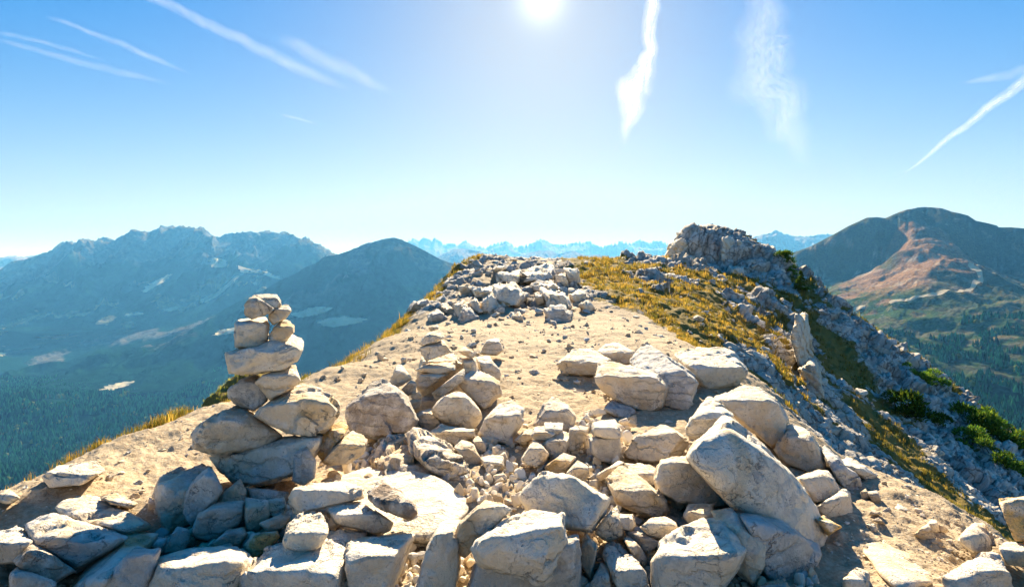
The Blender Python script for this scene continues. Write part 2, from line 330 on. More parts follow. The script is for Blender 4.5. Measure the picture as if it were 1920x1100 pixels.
# fast lookup table
GX = np.linspace(-30, 45, 501); GY = np.linspace(-28, 56, 561)
GZ = tps_eval(TPS, *np.meshgrid(GX, GY))
def base_z(x, y):
    x = np.asarray(x, float); y = np.asarray(y, float)
    fx = np.clip((x - GX[0]) / (GX[1] - GX[0]), 0, len(GX) - 1.001); fy = np.clip((y - GY[0]) / (GY[1] - GY[0]), 0, len(GY) - 1.001)
    i = fx.astype(int); j = fy.astype(int); a = fx - i; b = fy - j
    z = GZ[j, i] * (1 - a) * (1 - b) + GZ[j, i + 1] * a * (1 - b) + GZ[j + 1, i] * (1 - a) * b + GZ[j + 1, i + 1] * a * b
    return z + KNOLL * np.exp(-((x + 6.3) ** 2 / 1.6 + (y - 12.0) ** 2 / 12.0))       # lower grassy shoulder left of the cairn
def hit(u, v, zf=base_z, y0=1.2, y1=60.0, n=900):
    """where the sight line through a photo pixel meets the ground"""
    Y = np.geomspace(y0, y1, n); u = np.atleast_1d(np.asarray(u, float)); v = np.atleast_1d(np.asarray(v, float)); out = np.full((len(u), 3), np.nan)
    for i in range(len(u)):
        x = (u[i] - CU) / F * Y; z = (CV - v[i]) / F * Y
        b = np.nonzero(z < zf(x, Y))[0]
        if len(b): k = b[0]; out[i] = (x[k], Y[k], z[k])
    return out
# rock ribs and grass zones, given by where they are seen and stored as ground positions
ribs = [((1500,600),0.7),((1510,640),0.8),((1525,680),1.0),((1545,720),1.0),((1570,760),0.9),((1590,800),0.8),((1610,850),0.8),((1480,740),0.7),((1580,600),0.9),((1620,640),1.2),((1650,690),1.3),((1690,740),1.4),
   ((1730,800),1.3),((1760,850),1.2),((1800,890),1.0),((1700,690),1.2),((1760,750),1.4),((1840,830),1.3),((1870,900),1.0),((1560,575),0.8),((1440,500),2.0),((1460,530),1.4),((1420,560),1.0),((1250,480),1.6),((1300,470),2.4),
   ((1350,460),2.6),((1400,470),2.6),((1440,480),2.0),((1350,500),1.4),((1300,500),1.0),((1220,520),0.8),((1240,545),0.6),((1270,520),0.7),((1430,690),0.7),((1460,720),0.6),((1490,780),0.6),((1380,560),0.7),((1410,600),0.6),
   ((1230,490),1.3),((1800,780),1.3),((1880,850),1.2),((1530,860),0.5),((1880,960),1.0),((1910,930),1.0)]
rp = hit([r[0][0] for r in ribs], [r[0][1] for r in ribs]); rr = np.array([r[1] * (1.75 if r[0][0] > 1550 else 1.15) for r in ribs]); okr = ~np.isnan(rp[:, 0]); rp = rp[okr]; rr = rr[okr]
shade = [((1560,640),1.3),((1590,690),1.4),((1620,740),1.4),((1650,800),1.4),((1680,850),1.3),((1720,900),1.2),((1780,930),1.1),((1830,970),1.0),((1530,560),1.0),((1500,530),0.8)]
sp_ = hit([r[0][0] for r in shade], [r[0][1] for r in shade]); sr = np.array([r[1] for r in shade]); oks = ~np.isnan(sp_[:, 0]); sp_ = sp_[oks]; sr = sr[oks]
def masks(x, y):
    p = np.c_[x, y, np.zeros(len(x))]
    low = fbm(p * 0.55, 4, 11); mid = fbm(p * 1.6, 4, 23)
    rib = np.zeros(len(x)); grs = np.zeros(len(x))
    for q, r in zip(rp, rr): rib = np.maximum(rib, np.exp(-((x - q[0]) ** 2 + (y - q[1]) ** 2) / (r * r)))
    for q, r in zip(sp_, sr): grs = np.maximum(grs, np.exp(-((x - q[0]) ** 2 + (y - q[1]) ** 2) / (r * r)))
    right = sstep(2.6, 3.4, x - 0.02 * y + 0.25 * mid)                      # beyond the right rim
    far = sstep(12.5, 14.5, y + 0.8 * mid)
    outc = far * sstep(-2.9, -2.0, x + 0.5 * mid) * (1 - sstep(2.0, 3.2, x + 0.7 * low)) * (1 - sstep(26, 29, y))
    rim = np.interp(y, [1.5, 3, 3.8, 4.8, 6.5, 8.8, 14, 20, 23.5, 28], [-3, -2.88, -2.88, -2.83, -2.34, -2.29, -2.52, -2.2, -1.41, -1.3])
    leftg = 1 - sstep(-0.30, 0.28, x - rim + 0.45 * mid + 0.10)
    rock = np.clip(right * (sstep(0.18, 0.55, rib + 0.6 * mid + 0.15 * low) * (1 - 0.9 * grs)) + outc * sstep(-0.35, 0.1, mid + 0.2 * low), 0, 1)
    grass = np.clip(np.maximum(leftg, right * (1 - rock)) , 0, 1)
    grass = np.maximum(grass, far * sstep(1.6, 3.0, x + 0.6 * low) * (1 - rock))
    bare = np.exp(-((x - 2.4) ** 2 / 0.5 + (y - 10.5) ** 2 / 6))
    return rock, grass * (1 - 0.8 * bare), right, outc, leftg
NR, NC = 760, 1150
Yg = np.r_[np.linspace(-26, 0.85, 40), np.geomspace(0.9, 52, NR - 40)]; ug = np.linspace(-620, 2560, NC)
YY, UU = np.meshgrid(Yg, ug, indexing='ij'); XX = (UU - CU) / F * np.maximum(np.abs(YY), 2.2)
x = XX.ravel(); y = YY.ravel(); z = base_z(x, y)
e = 0.06; nx = -(base_z(x + e, y) - base_z(x - e, y)) / (2 * e); ny = -(base_z(x, y + e) - base_z(x, y - e)) / (2 * e); nn = np.sqrt(nx * nx + ny * ny + 1); nrm = np.c_[nx / nn, ny / nn, 1 / nn]
m_rock, m_grass, m_right, m_out, m_left = masks(x, y)
pos = np.c_[x, y, z]
crack = np.ones(len(x)); disp = np.zeros(len(x))
sel = m_rock > 0.02
q = pos[sel]; qs = q * (1.0, 1.0, 1.0) + 0.5 * np.c_[fbm(q * 0.9, 3, 3), fbm(q * 0.9, 3, 4), fbm(q * 0.9, 3, 5)]
c1, e1 = cells(qs * (0.62, 0.62, 0.42), 1); c2, e2 = cells(qs * (1.7, 1.7, 1.1), 2); c3, e3 = cells(qs * (4.5, 4.5, 3.2), 3)
big = np.clip(sstep(6, 20, q[:, 1]), 0.12, 1)
disp[sel] = m_rock[sel] * (big * (0.55 * (c1 - 0.35) + 0.22 * (c2 - 0.3)) + 0.05 * (c3 - 0.4) + 0.03 * fbm(q * 7, 3, 9)) * np.where(m_out[sel] > 0.4, 0.62, 1.0)
disp[sel] -= m_rock[sel] * big * (0.22 * np.exp(-(e1 / 0.07) ** 2) + 0.12 * np.exp(-(e2 / 0.09) ** 2)) + m_rock[sel] * 0.03 * np.exp(-(e3 / 0.1) ** 2)
crack[sel] = np.minimum(np.minimum(e1 * 1.2, e2), e3 + 0.05)
disp += 0.045 * fbm(pos * 1.3, 5, 31) + m_grass * 0.10 * fbm(pos * 2.6, 4, 37) * sstep(5, 12, y) + (1 - m_rock) * (1 - m_grass) * 0.016 * fbm(pos * 8, 4, 41, 0.6)
pos = pos + nrm * disp[:, None]
GROUND_XYZ = pos.reshape(NR, NC, 3)
ground = tag(mesh_obj('ground', pos, grid_faces(NR, NC), M_GROUND, attrs={'rock': m_rock, 'grass': m_grass, 'crack': crack}), 'rocky mountain ridge of pale dirt bedrock and dry grass', 'ground', kind='structure')
def ground_point(x, y):
    """surface point of the finished ridge near (x, y): index straight into the perspective grid"""
    x = np.asarray(x, float); y = np.asarray(y, float)
    fi = np.interp(y, Yg, np.arange(NR)); u = CU + F * x / np.maximum(np.abs(y), 2.2); fj = np.clip((u - ug[0]) / (ug[1] - ug[0]), 0, NC - 1.001)
    i = np.clip(fi.astype(int), 0, NR - 2); j = fj.astype(int); a = (fi - i)[:, None]; b = (fj - j)[:, None]; g = GROUND_XYZ
    return (g[i, j] * (1 - b) + g[i, j + 1] * b) * (1 - a) + (g[i + 1, j] * (1 - b) + g[i + 1, j + 1] * b) * a
# ================================================================== FAR LAND: valley, mountains
FOREST = np.array((0.007, 0.030, 0.022)); MEADOW = np.array((0.22, 0.19, 0.10)); CLIFF = np.array((0.10, 0.10, 0.095)); HEATH = np.array((0.22, 0.135, 0.08)); TURF = np.array((0.09, 0.085, 0.05))
def valley_z(x, y):
    s = np.shape(x); x = np.ravel(x).astype(float); y = np.ravel(y).astype(float)
    p = np.c_[x, y, np.zeros(len(x))]
    z = -655 + 95 * fbm(p / 1000, 4, 51) + 70 * fbm(p / 2600, 2, 52)
    z = z + 120 * sstep(1700, 900, y) * sstep(-500, -1500, x)
    return z.reshape(s)
def mountain(name, label, crest, D, zfoot, yfoot, rough, gully, seed, colf, nc=700, nr=150, back=0.35, mat=None, conc=0.8, jag=0.0):
    cr = np.array(crest, float); u = np.linspace(cr[0, 0], cr[-1, 0], nc)
    Dv = D(u) if callable(D) else np.full(nc, float(D)); vc = np.interp(u, cr[:, 0], cr[:, 1])
    zc = (CV - vc) / F * Dv
    k0 = max(1, int(nr * 0.22)); t = np.r_[np.linspace(-back, 0, k0, endpoint=False), np.linspace(0, 1, nr - k0) ** 1.25]
    T, U = np.meshgrid(t, u, indexing='ij'); DD = np.broadcast_to(Dv, T.shape); ZC = np.broadcast_to(zc, T.shape)
    yf = yfoot(u) if callable(yfoot) else np.full(nc, float(yfoot)); zf = zfoot(u) if callable(zfoot) else np.full(nc, float(zfoot))
    YF = np.broadcast_to(yf, T.shape); ZF = np.broadcast_to(zf, T.shape)
    Tp = np.clip(T, 0, 1); Y = np.where(T >= 0, DD + (YF - DD) * Tp, DD * (1 - T)); X = (U - CU) / F * Y
    Z = np.where(T >= 0, ZC + (ZF - ZC) * Tp ** conc, ZC + T * (ZC - ZF) * 1.6)
    p = np.c_[X.ravel() / gully, Y.ravel() / (gully * 2.6), np.zeros(X.size)]
    wv = 0.35 * np.c_[fbm(p * 1.7, 3, seed + 1), fbm(p * 1.7, 3, seed + 2), np.zeros(X.size)]
    g = fbm(p + wv, 5, seed, 0.52, ridged=True).reshape(T.shape) - 0.7
    env = np.sin(np.pi * np.clip(Tp, 0, 1) ** 0.6) * 0.85 + 0.06
    Z = Z + rough * g * np.where(T >= 0, env, 0.3)
    if jag: Z = Z + jag * fbm(np.c_[X.ravel() / (gully * .10), Y.ravel() / (gully * .3), np.zeros(X.size)], 4, seed + 9, 0.6, ridged=True).reshape(T.shape) * np.exp(-np.abs(T) * 30) - jag * 0.8 * np.exp(-np.abs(T) * 30)
    V = np.c_[X.ravel(), Y.ravel(), Z.ravel()]
    col = colf(V, Tp.ravel(), g.ravel(), U.ravel())
    o = mesh_obj(name, V, grid_faces(*T.shape), mat or M_MOUNT, attrs={'col': col})
    return tag(o, label, 'mountain', kind='structure'), V.reshape(*T.shape, 3)
def mixc(a, b, f): return a + (b - a) * np.clip(f, 0, 1)[:, None]
def full(c, n): return np.broadcast_to(c, (n, 3)).copy()
def col_massif(V, t, g, u):
    n3 = fbm(V / 120, 3, 64)
    n = fbm(V / 700, 4, 61); n2 = fbm(V / 250, 3, 62)
    c = full(CLIFF, len(V)); c = mixc(c, TURF * 1.2, sstep(-0.1, 0.25, n + 0.3 * g) * 0.8)
    c = mixc(c, np.array((0.26, 0.24, 0.21)), sstep(0.18, 0.34, n3 + 0.4 * n2) * 0.4); c = mixc(c, FOREST, sstep(0.28, 0.42, t + 0.18 * n + 0.05 * n2)); c = mixc(c, MEADOW, sstep(0.45, 0.5, n2 + 0.5 * n) * sstep(0.4, 0.6, t))
    return c
def col_cone(V, t, g, u):
    n = fbm(V / 500, 4, 71); c = full(FOREST * 1.0, len(V)); c = mixc(c, TURF, (1 - sstep(0.02, 0.12, t + 0.08 * n)) * sstep(560, 700, u)); return mixc(c, CLIFF, sstep(0.34, 0.5, n + 0.3 * g) * (1 - sstep(.2, .5, t)))
def col_far(V, t, g, u): return full(np.array((0.26, 0.22, 0.20)), len(V))
# flat valley sheet out to the horizon
gy = np.geomspace(300, 42000, 420); gu = np.linspace(-2200, 4200, 520); YYv, UUv = np.meshgrid(gy, gu, indexing='ij'); XXv = (UUv - CU) / F * YYv
ZZv = valley_z(XXv, YYv); Vv = np.c_[XXv.ravel(), YYv.ravel(), ZZv.ravel()]
nv = fbm(Vv / 1200, 4, 81); nv2 = fbm(Vv / 380, 3, 82)
cv = mixc(full(FOREST, len(Vv)), MEADOW, sstep(0.62, 0.66, nv + 0.35 * nv2))
tag(mesh_obj('valley', Vv, grid_faces(*YYv.shape), M_VALLEY, attrs={'col': cv}), 'broad forested valley floor far below the ridge', 'valley', kind='structure')
massif, _ = mountain('mountain', 'long jagged rock massif across the left horizon with ski tracks',
  [(-1300,585),(-800,548),(-500,532),(-260,520),(-120,525),(-40,530),(0,521),(20,505),(40,495),(95,480),(120,462),(135,458),(165,459),(176,462),(200,452),(215,453),(235,441),(252,437),(262,443),(275,445),(300,433),(340,431),(375,434),(395,446),(412,446),(425,440),(455,436),(475,442),(500,440),(540,447),(575,455),(605,472),(640,492),(700,520),(760,540)],
  6500, -560, 4300, 240, 620, 100, col_massif, nc=1700, nr=230, jag=20)
def dcone(u): return np.interp(u, [-200, 300, 740, 1000], [3100, 3700, 4300, 4500])
cone, CONE = mountain('mountain', 'dark pyramid shaped forested peak left of the ridge',
  [(-1000,1000),(-600,880),(-300,800),(-100,760),(0,728),(120,690),(250,650),(380,608),(470,560),(520,530),(560,510),(610,484),(650,472),(690,458),(715,449),(740,446),(765,455),(800,472),(840,494),(900,510),(1000,540),(1100,570)],
  dcone, -640, lambda u: np.interp(u, [-200, 300, 740, 1000], [2500, 2600, 2700, 2900]), 90, 420, 140, col_cone, nc=1100, nr=180, conc=0.75)
mountain('mountain', 'small pale blue peak beside the forested pyramid', [(740,520),(800,495),(830,478),(850,468),(872,467),(900,471),(925,482),(960,495),(1050,520)], 9000, -500, 6500, 120, 800, 180, col_far, nc=300, nr=80)
mountain('mountain', 'low blue rounded hills behind the middle of the ridge', [(900,505),(980,480),(1010,470),(1028,470),(1050,476),(1075,470),(1100,480),(1125,477),(1150,488),(1250,510)], 9500, -500, 7000, 90, 700, 190, col_far, nc=300, nr=80)
mountain('mountain', 'faint serrated peaks on the middle horizon',
  [(700,480),(755,462),(775,450),(785,456),(795,448),(808,453),(815,449),(830,460),(860,462),(872,456),(890,465),(912,467),(925,460),(950,455),(965,466),(985,462),(1000,458),(1015,450),(1025,455),(1035,462),(1060,462),(1085,457),(1105,457),(1125,465),(1150,460),(1165,455),(1185,460),(1200,452),(1215,458),(1232,454),(1250,459),(1300,470),(1400,480)],
  13500, -300, 11000, 150, 900, 200, col_far, nc=700, nr=60, jag=60)
mountain('mountain', 'distant pale blue peaks between the crag and the brown mountain', [(1340,480),(1400,452),(1420,445),(1440,440),(1455,434),(1470,440),(1490,446),(1520,444),(1550,440),(1600,450),(1700,490)], 9000, -400, 7000, 130, 700, 210, col_far, nc=300, nr=80, jag=25)
mountain('mountain', 'far blue mountains at the left edge', [(-1200,505),(-800,480),(-500,488),(-200,470),(-60,480),(0,486),(25,480),(45,484),(75,478),(95,486),(140,500),(300,540)], 10500, -300, 8500, 130, 800, 220, col_far, nc=300, nr=60, jag=30)
# ---- brown mountain on the right, fitted through sighted points
rm = [(1380,520,2300),(1480,476,2250),(1560,440,2200),(1625,408,2150),(1660,409,2120),(1690,396,2200),(1735,388,2360),(1765,390,2300),(1800,400,2160),(1830,414,2100),(1870,423,2120),(1920,428,2150),(2050,440,2200),(2250,470,2300),
  (1640,455,2085),(1580,480,2130),(1655,490,2030),(1600,505,2040),(1715,425,2100),(1702,452,1975),(1692,476,1850),(1670,515,1770),(1600,530,1850),(1540,520,2060),
  (1738,410,2210),(1743,430,2010),(1743,450,1890),(1744,470,1810),(1745,490,1720),(1790,490,1640),(1825,505,1560),(1840,530,1500),(1800,555,1400),(1740,560,1420),(1690,570,1440),(1640,590,1450),(1700,520,1620),
  (1800,440,2030),(1850,470,2020),(1900,500,1960),(1870,450,2075),(1980,520,1930),(1960,470,2090),(1920,545,1640),(1800,470,1960),(1850,500,1880),
  (1620,640,1250),(1700,640,1200),(1800,640,1150),(1900,640,1100),(2000,640,1100),(1650,720,1050),(1750,720,1000),(1850,720,950),(1950,720,930),(1700,820,880),(1850,820,800),(1950,830,780),(1750,950,700),(1950,960,640),(2150,700,900),(2200,560,1600),(2150,900,700),(1560,600,1500),(1500,640,1450),(1480,560,1900),(1400,620,1700)]
rmp = np.array([P(*q) for q in rm]); extra = []
for q in rm[:14]:
    x_, y_, z_ = P(*q); extra.append((x_ * 1.16, y_ * 1.16, z_ - 190)); extra.append((x_ * 1.5, y_ * 1.5, z_ - 600))
extra += [(200, 1800, -640), (300, 1200, -520), (100, 2600, -640), (350, 800, -480)]
rmp = np.r_[rmp, np.array(extra)] / 1000.0
RT = tps_fit(rmp[:, :2], rmp[:, 2], 2e-5)
def rz(x, y): return tps_eval(RT, np.asarray(x) / 1000.0, np.asarray(y) / 1000.0) * 1000.0
nr_, nc_ = 420, 620
Yr = np.geomspace(430, 3300, nr_); ur = np.linspace(1330, 2300, nc_); Yq, Uq = np.meshgrid(Yr, ur, indexing='ij'); Xq = (Uq - CU) / F * Yq
Zq = rz(Xq, Yq); Vq = np.c_[Xq.ravel(), Yq.ravel(), Zq.ravel()]
gq = fbm(Vq * (1 / 170, 1 / 260, 0) + 0.3 * np.c_[fbm(Vq / 130, 3, 91), fbm(Vq / 130, 3, 92), fbm(Vq / 130, 3, 93)], 5, 90, 0.5, True) - 0.7
Vq[:, 2] += 13 * gq + 4 * fbm(Vq / 60, 4, 94)
# hold the skyline to the sighted one
sky_u = np.array([(1330,500),(1380,490),(1480,476),(1520,462),(1560,441),(1590,424),(1625,408),(1645,407),(1660,409),(1675,402),(1690,396),(1712,389),(1735,388),(1765,390),(1785,397),(1800,400),(1815,404),(1830,414),(1850,418),(1870,423),(1872,426),(1895,426),(1920,428),(2050,440),(2250,470),(2300,480)], float)
Zg = Vq[:, 2].reshape(nr_, nc_); sl = Zg / Yq; want = (CV - np.interp(ur, sky_u[:, 0], sky_u[:, 1])) / F; top_ = sl.max(0); kk_ = np.argmax(sl, 0)
Zg += Yq * (want - top_)[None] * np.exp(-((Yq - np.interp(ur, [q[0] for q in rm[:14]], [q[2] for q in rm[:14]])[None]) / 220.0) ** 2); sl = Zg / Yq; Zg -= Yq * np.maximum(sl - want[None], 0) * 0.97
Vq[:, 2] = Zg.ravel(); RZ = Zg
def right_z(x, y):
    x = np.asarray(x, float); y = np.asarray(y, float)
    fi = np.clip(np.interp(y, Yr, np.arange(nr_)), 0, nr_ - 1.001); fj = np.clip((CU + F * x / np.maximum(y, 1) - ur[0]) / (ur[1] - ur[0]), 0, nc_ - 1.001)
    i = fi.astype(int); j = fj.astype(int); a = fi - i; b = fj - j
    return (RZ[i, j] * (1 - b) + RZ[i, j + 1] * b) * (1 - a) + (RZ[i + 1, j] * (1 - b) + RZ[i + 1, j + 1] * b) * a
vq = CV - F * Vq[:, 2] / Vq[:, 1]; uq = Uq.ravel(); nq = fbm(Vq / 220, 4, 95); nq2 = fbm(Vq / 70, 4, 96)
# vegetation follows height: forest, dwarf pine and heath, bare red-brown screes on the spur; shade painted right of it
hz = Vq[:, 2]
cq = full(np.array((0.085, 0.085, 0.05)), len(Vq))
spur = np.zeros(len(Vq))
for a_, b_, yy, r_ in [(1735,398,2040,80),(1712,415,2010,80),(1745,430,1950,90),(1690,450,1900,80),(1745,440,1850,95),(1735,470,1780,110),(1700,500,1700,120),(1650,530,1650,120),(1600,520,1850,110),(1560,530,1930,110),(1760,480,1700,90),(1800,500,1580,70),(1640,560,1520,90),(1690,420,1960,60),(1600,560,1600,100)]:
    x_, y_, _z = P(a_, b_, yy); spur = np.maximum(spur, np.exp(-((Vq[:, 0] - x_) ** 2 + (Vq[:, 1] - y_) ** 2) / r_ ** 2))
cq = mixc(cq, HEATH, sstep(0.2, 0.5, spur + 0.4 * nq + 0.2 * nq2)); cq = mixc(cq, np.array((0.30, 0.24, 0.18)), sstep(0.35, 0.6, nq2 + 0.2 * nq) * sstep(-120, -40, hz))
low = sstep(-60, -110, hz + 45 * nq); cq = mixc(cq, np.array((0.045, 0.075, 0.03)), low * sstep(-0.25, 0.1, nq2 + 0.25)); cq = mixc(cq, np.array((0.17, 0.13, 0.07)), low * sstep(0.22, 0.4, nq2) * 0.8)
cq = mixc(cq, FOREST * 0.9, sstep(-185, -230, hz + 30 * nq))
cq = mixc(cq, np.array((0.055, 0.075, 0.055)), sstep(1790, 1830, uq - 0.4 * (vq - 420)) * sstep(-70, -20, hz) * 0.8)  # shade on the face right of the spur, painted into its colour
tag(mesh_obj('mountain', Vq, grid_faces(nr_, nc_), M_RIGHT, attrs={'col': cq}), 'brown rounded mountain on the right with a bare reddish spur', 'mountain', kind='structure')
def ribbon(name, label, cat, pts, width, zf, lift, mat, y0, y1, kind='structure'):
    H = hit([p[0] for p in pts], [p[1] for p in pts], zf, y0, y1, 1500); H = H[~np.isnan(H[:, 0])]
    if len(H) < 2: return None
    L = np.r_[0, np.cumsum(np.linalg.norm(np.diff(H[:, :2], axis=0), axis=1))]; s = np.linspace(0, L[-1], 160)
    cx = np.interp(s, L, H[:, 0]); cyy = np.interp(s, L, H[:, 1]); tx = np.gradient(cx); ty = np.gradient(cyy); ln = np.hypot(tx, ty); rows = []
    for k_ in np.linspace(-1, 1, 5):
        ww = width * (0.5 + 0.12 * np.sin(s / width * 0.9)) * k_
        xx = cx - ty / ln * ww; yy = cyy + tx / ln * ww; rows.append(np.c_[xx, yy, zf(xx, yy) + lift])
    V = np.stack(rows, 0); return tag(mesh_obj(name, V.reshape(-1, 3), grid_faces(5, 160), mat), label, cat, kind=kind)
ribbon('gravel_road', 'pale gravel track curving over the shoulder of the brown mountain', 'road', [(1668,572),(1690,566),(1720,560),(1760,555),(1800,550),(1825,541),(1840,528),(1836,512),(1820,500),(1822,496)], 13, right_z, 5.0, M_ROAD, 500, 2600)
ribbon('footpath', 'narrow footpath crossing the right slope below the saddle', 'path', [(1830,498),(1860,512),(1890,528),(1925,545)], 5, right_z, 1.5, M_ROAD, 500, 2600)
ribbon('footpath', 'short pale path low on the brown mountain', 'path', [(1595,582),(1610,579),(1622,575)], 12, right_z, 1.5, M_ROAD, 500, 2600)
# ---- meadows and clearings draped on valley and cone
def grid_z(G):
    def f(x, y):
        x = np.asarray(x, float); y = np.asarray(y, float); return valley_z(x, y)
    return f
from mathutils import Vector
from mathutils.bvhtree import BVHTree
def bvh_of(o):
    me = o.data; return BVHTree.FromPolygons([v.co[:] for v in me.vertices], [p.vertices[:] for p in me.polygons])
valley_o = [o for o in C.objects if o.name.startswith('valley')][0]
FAR = [bvh_of(valley_o), bvh_of(cone), bvh_of(massif)]
def ray_far(u, v):
    d = Vector(((u - CU) / F, 1, (CV - v) / F)); L = d.length; d.normalize(); best = None
    for b in FAR:
        h_ = b.ray_cast(Vector((0, 0, 0)), d)
        if h_[0] is not None and (best is None or h_[3] < best[3]): best = h_
    return best
def clearing(name, label, poly, mat, lift=26.0):
    poly = np.array(poly, float); c = poly.mean(0); m = 48; ring = []
    k_ = np.linspace(0, len(poly), m, endpoint=False); i0 = k_.astype(int) % len(poly); i1 = (i0 + 1) % len(poly); ff = (k_ - k_.astype(int))[:, None]
    edge = poly[i0] * (1 - ff) + poly[i1] * ff; edge = edge + rng.normal(0, 1.0, edge.shape) * (2.6, 0.8); V = []; ok = True
    for s in (1.0, 0.66, 0.33):
        for e_ in edge:
            q_ = c + (e_ - c) * s; h_ = ray_far(*q_)
            if h_ is None: ok = False; break
            V.append(np.array(h_[0]) + np.array((0, 0, lift)) * 0.4)
        if not ok: break
    if not ok: return
    h_ = ray_far(*c); V.append(np.array(h_[0]) + (0, 0, lift * 0.4)); Fs = []
    for r_ in range(2):
        for j in range(m): Fs.append((r_ * m + j, r_ * m + (j + 1) % m, (r_ + 1) * m + (j + 1) % m, (r_ + 1) * m + j))
    for j in range(m): Fs.append((2 * m + j, 2 * m + (j + 1) % m, 3 * m, 3 * m))
    bm = bmesh.new(); vs = [bm.verts.new(p) for p in V]
    for f_ in Fs:
        try: bm.faces.new([vs[i] for i in dict.fromkeys(f_)])
        except ValueError: pass
    me = bpy.data.meshes.new(name); bm.to_mesh(me); bm.free(); me.materials.append(mat); o = bpy.data.objects.new(name, me); C.objects.link(o)
    return tag(o, label, 'meadow', kind='structure')
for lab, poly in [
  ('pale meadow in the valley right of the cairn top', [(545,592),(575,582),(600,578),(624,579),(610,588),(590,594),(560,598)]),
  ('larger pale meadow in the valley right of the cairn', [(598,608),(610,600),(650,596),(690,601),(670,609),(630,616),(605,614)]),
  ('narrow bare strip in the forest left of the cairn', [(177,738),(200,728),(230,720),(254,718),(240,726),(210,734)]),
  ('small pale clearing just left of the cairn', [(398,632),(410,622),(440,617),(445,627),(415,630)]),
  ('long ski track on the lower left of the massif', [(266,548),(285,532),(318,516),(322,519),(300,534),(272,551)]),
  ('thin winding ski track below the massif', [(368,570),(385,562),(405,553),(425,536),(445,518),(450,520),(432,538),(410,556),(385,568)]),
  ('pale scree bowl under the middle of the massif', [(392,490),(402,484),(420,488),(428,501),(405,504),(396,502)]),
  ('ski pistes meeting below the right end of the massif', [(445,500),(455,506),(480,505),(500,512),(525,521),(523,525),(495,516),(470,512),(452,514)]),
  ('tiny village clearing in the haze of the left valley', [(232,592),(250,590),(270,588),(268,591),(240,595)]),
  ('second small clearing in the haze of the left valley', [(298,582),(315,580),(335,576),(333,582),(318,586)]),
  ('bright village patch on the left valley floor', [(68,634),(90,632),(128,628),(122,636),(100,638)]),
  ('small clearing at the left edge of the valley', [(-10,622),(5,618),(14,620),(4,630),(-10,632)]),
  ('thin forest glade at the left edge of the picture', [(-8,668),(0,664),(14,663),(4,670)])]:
    clearing('meadow', lab, poly, M_MEADOW_PALE_LIT if ('cairn' in lab or 'ski' in lab or 'village' in lab) else M_MEADOW)
# ---- forest crowns near enough to be told as trees: one mass per side
def forest(name, label, pts, seed, hmin, hmax):
    r_ = np.random.default_rng(seed); n = len(pts); k = 6
    h = r_.uniform(hmin, hmax, n); wd = h * r_.uniform(0.16, 0.26, n); ang = np.arange(k) * 2 * np.pi / k
    dec = r_.random(n) < 0.07; wd = np.where(dec, h * 0.34, wd); h = np.where(dec, h * 0.7, h)
    V = np.zeros((n, 2 * k + 1, 3)); rot = r_.uniform(0, 6.28, n)[:, None]
    jit = r_.uniform(0.75, 1.25, (n, k)); a = ang + rot
    V[:, :k, 0] = np.cos(a) * wd[:, None] * jit; V[:, :k, 1] = np.sin(a) * wd[:, None] * jit; V[:, :k, 2] = (h * 0.08)[:, None]
    s2 = np.where(dec, 0.85, 0.55)[:, None]; V[:, k:2 * k, 0] = np.cos(a + .5) * wd[:, None] * jit * s2; V[:, k:2 * k, 1] = np.sin(a + .5) * wd[:, None] * jit * s2; V[:, k:2 * k, 2] = (h * np.where(dec, 0.7, 0.5))[:, None]
    V[:, 2 * k, 2] = h; V += pts[:, None, :]
    i = np.arange(k); j = (i + 1) % k
    tri = np.r_[np.c_[i, j, k + i], np.c_[j, k + j, k + i], np.c_[k + i, k + j, np.full(k, 2 * k)]]
    Fc = (tri[None] + (np.arange(n) * (2 * k + 1))[:, None, None]).reshape(-1, 3)
    base = np.where(dec[:, None], np.array((0.07, 0.085, 0.022)), np.array((0.016, 0.070, 0.032))) * r_.uniform(0.2, 2.6, (n, 1))
    col = np.repeat(base[:, None, :], 2 * k + 1, 1).reshape(-1, 3)
    tag(mesh_obj(name, V.reshape(-1, 3), Fc, M_TREES, smooth=False, attrs={'col': col}), label, 'forest', kind='stuff')
def scatter_far(n, u0, u1, y0, y1, zf, keep, seed):
    r_ = np.random.default_rng(seed); Y = np.sqrt(r_.uniform(y0 * y0, y1 * y1, n)); u = r_.uniform(u0, u1, n); x = (u - CU) / F * Y; z = zf(x, Y); p = np.c_[x, Y, z]
    return p[keep(p, u)]
lf = scatter_far(96000, -420, 640, 1350, 3000, valley_z, lambda p, u: fbm(p / 160, 3, 101) > -0.32, 5)
forest('forest', 'dense conifer forest filling the valley below the left rim', lf, 6, 15, 34)
rf = scatter_far(26000, 1480, 2150, 560, 1250, right_z, lambda p, u: (fbm(p / 60, 3, 102) + sstep(-150, -330, p[:, 2]) * 1.1 > 0.25), 8)
forest('forest', 'scattered conifers on the lower slope of the brown mountain', rf, 9, 7, 17)
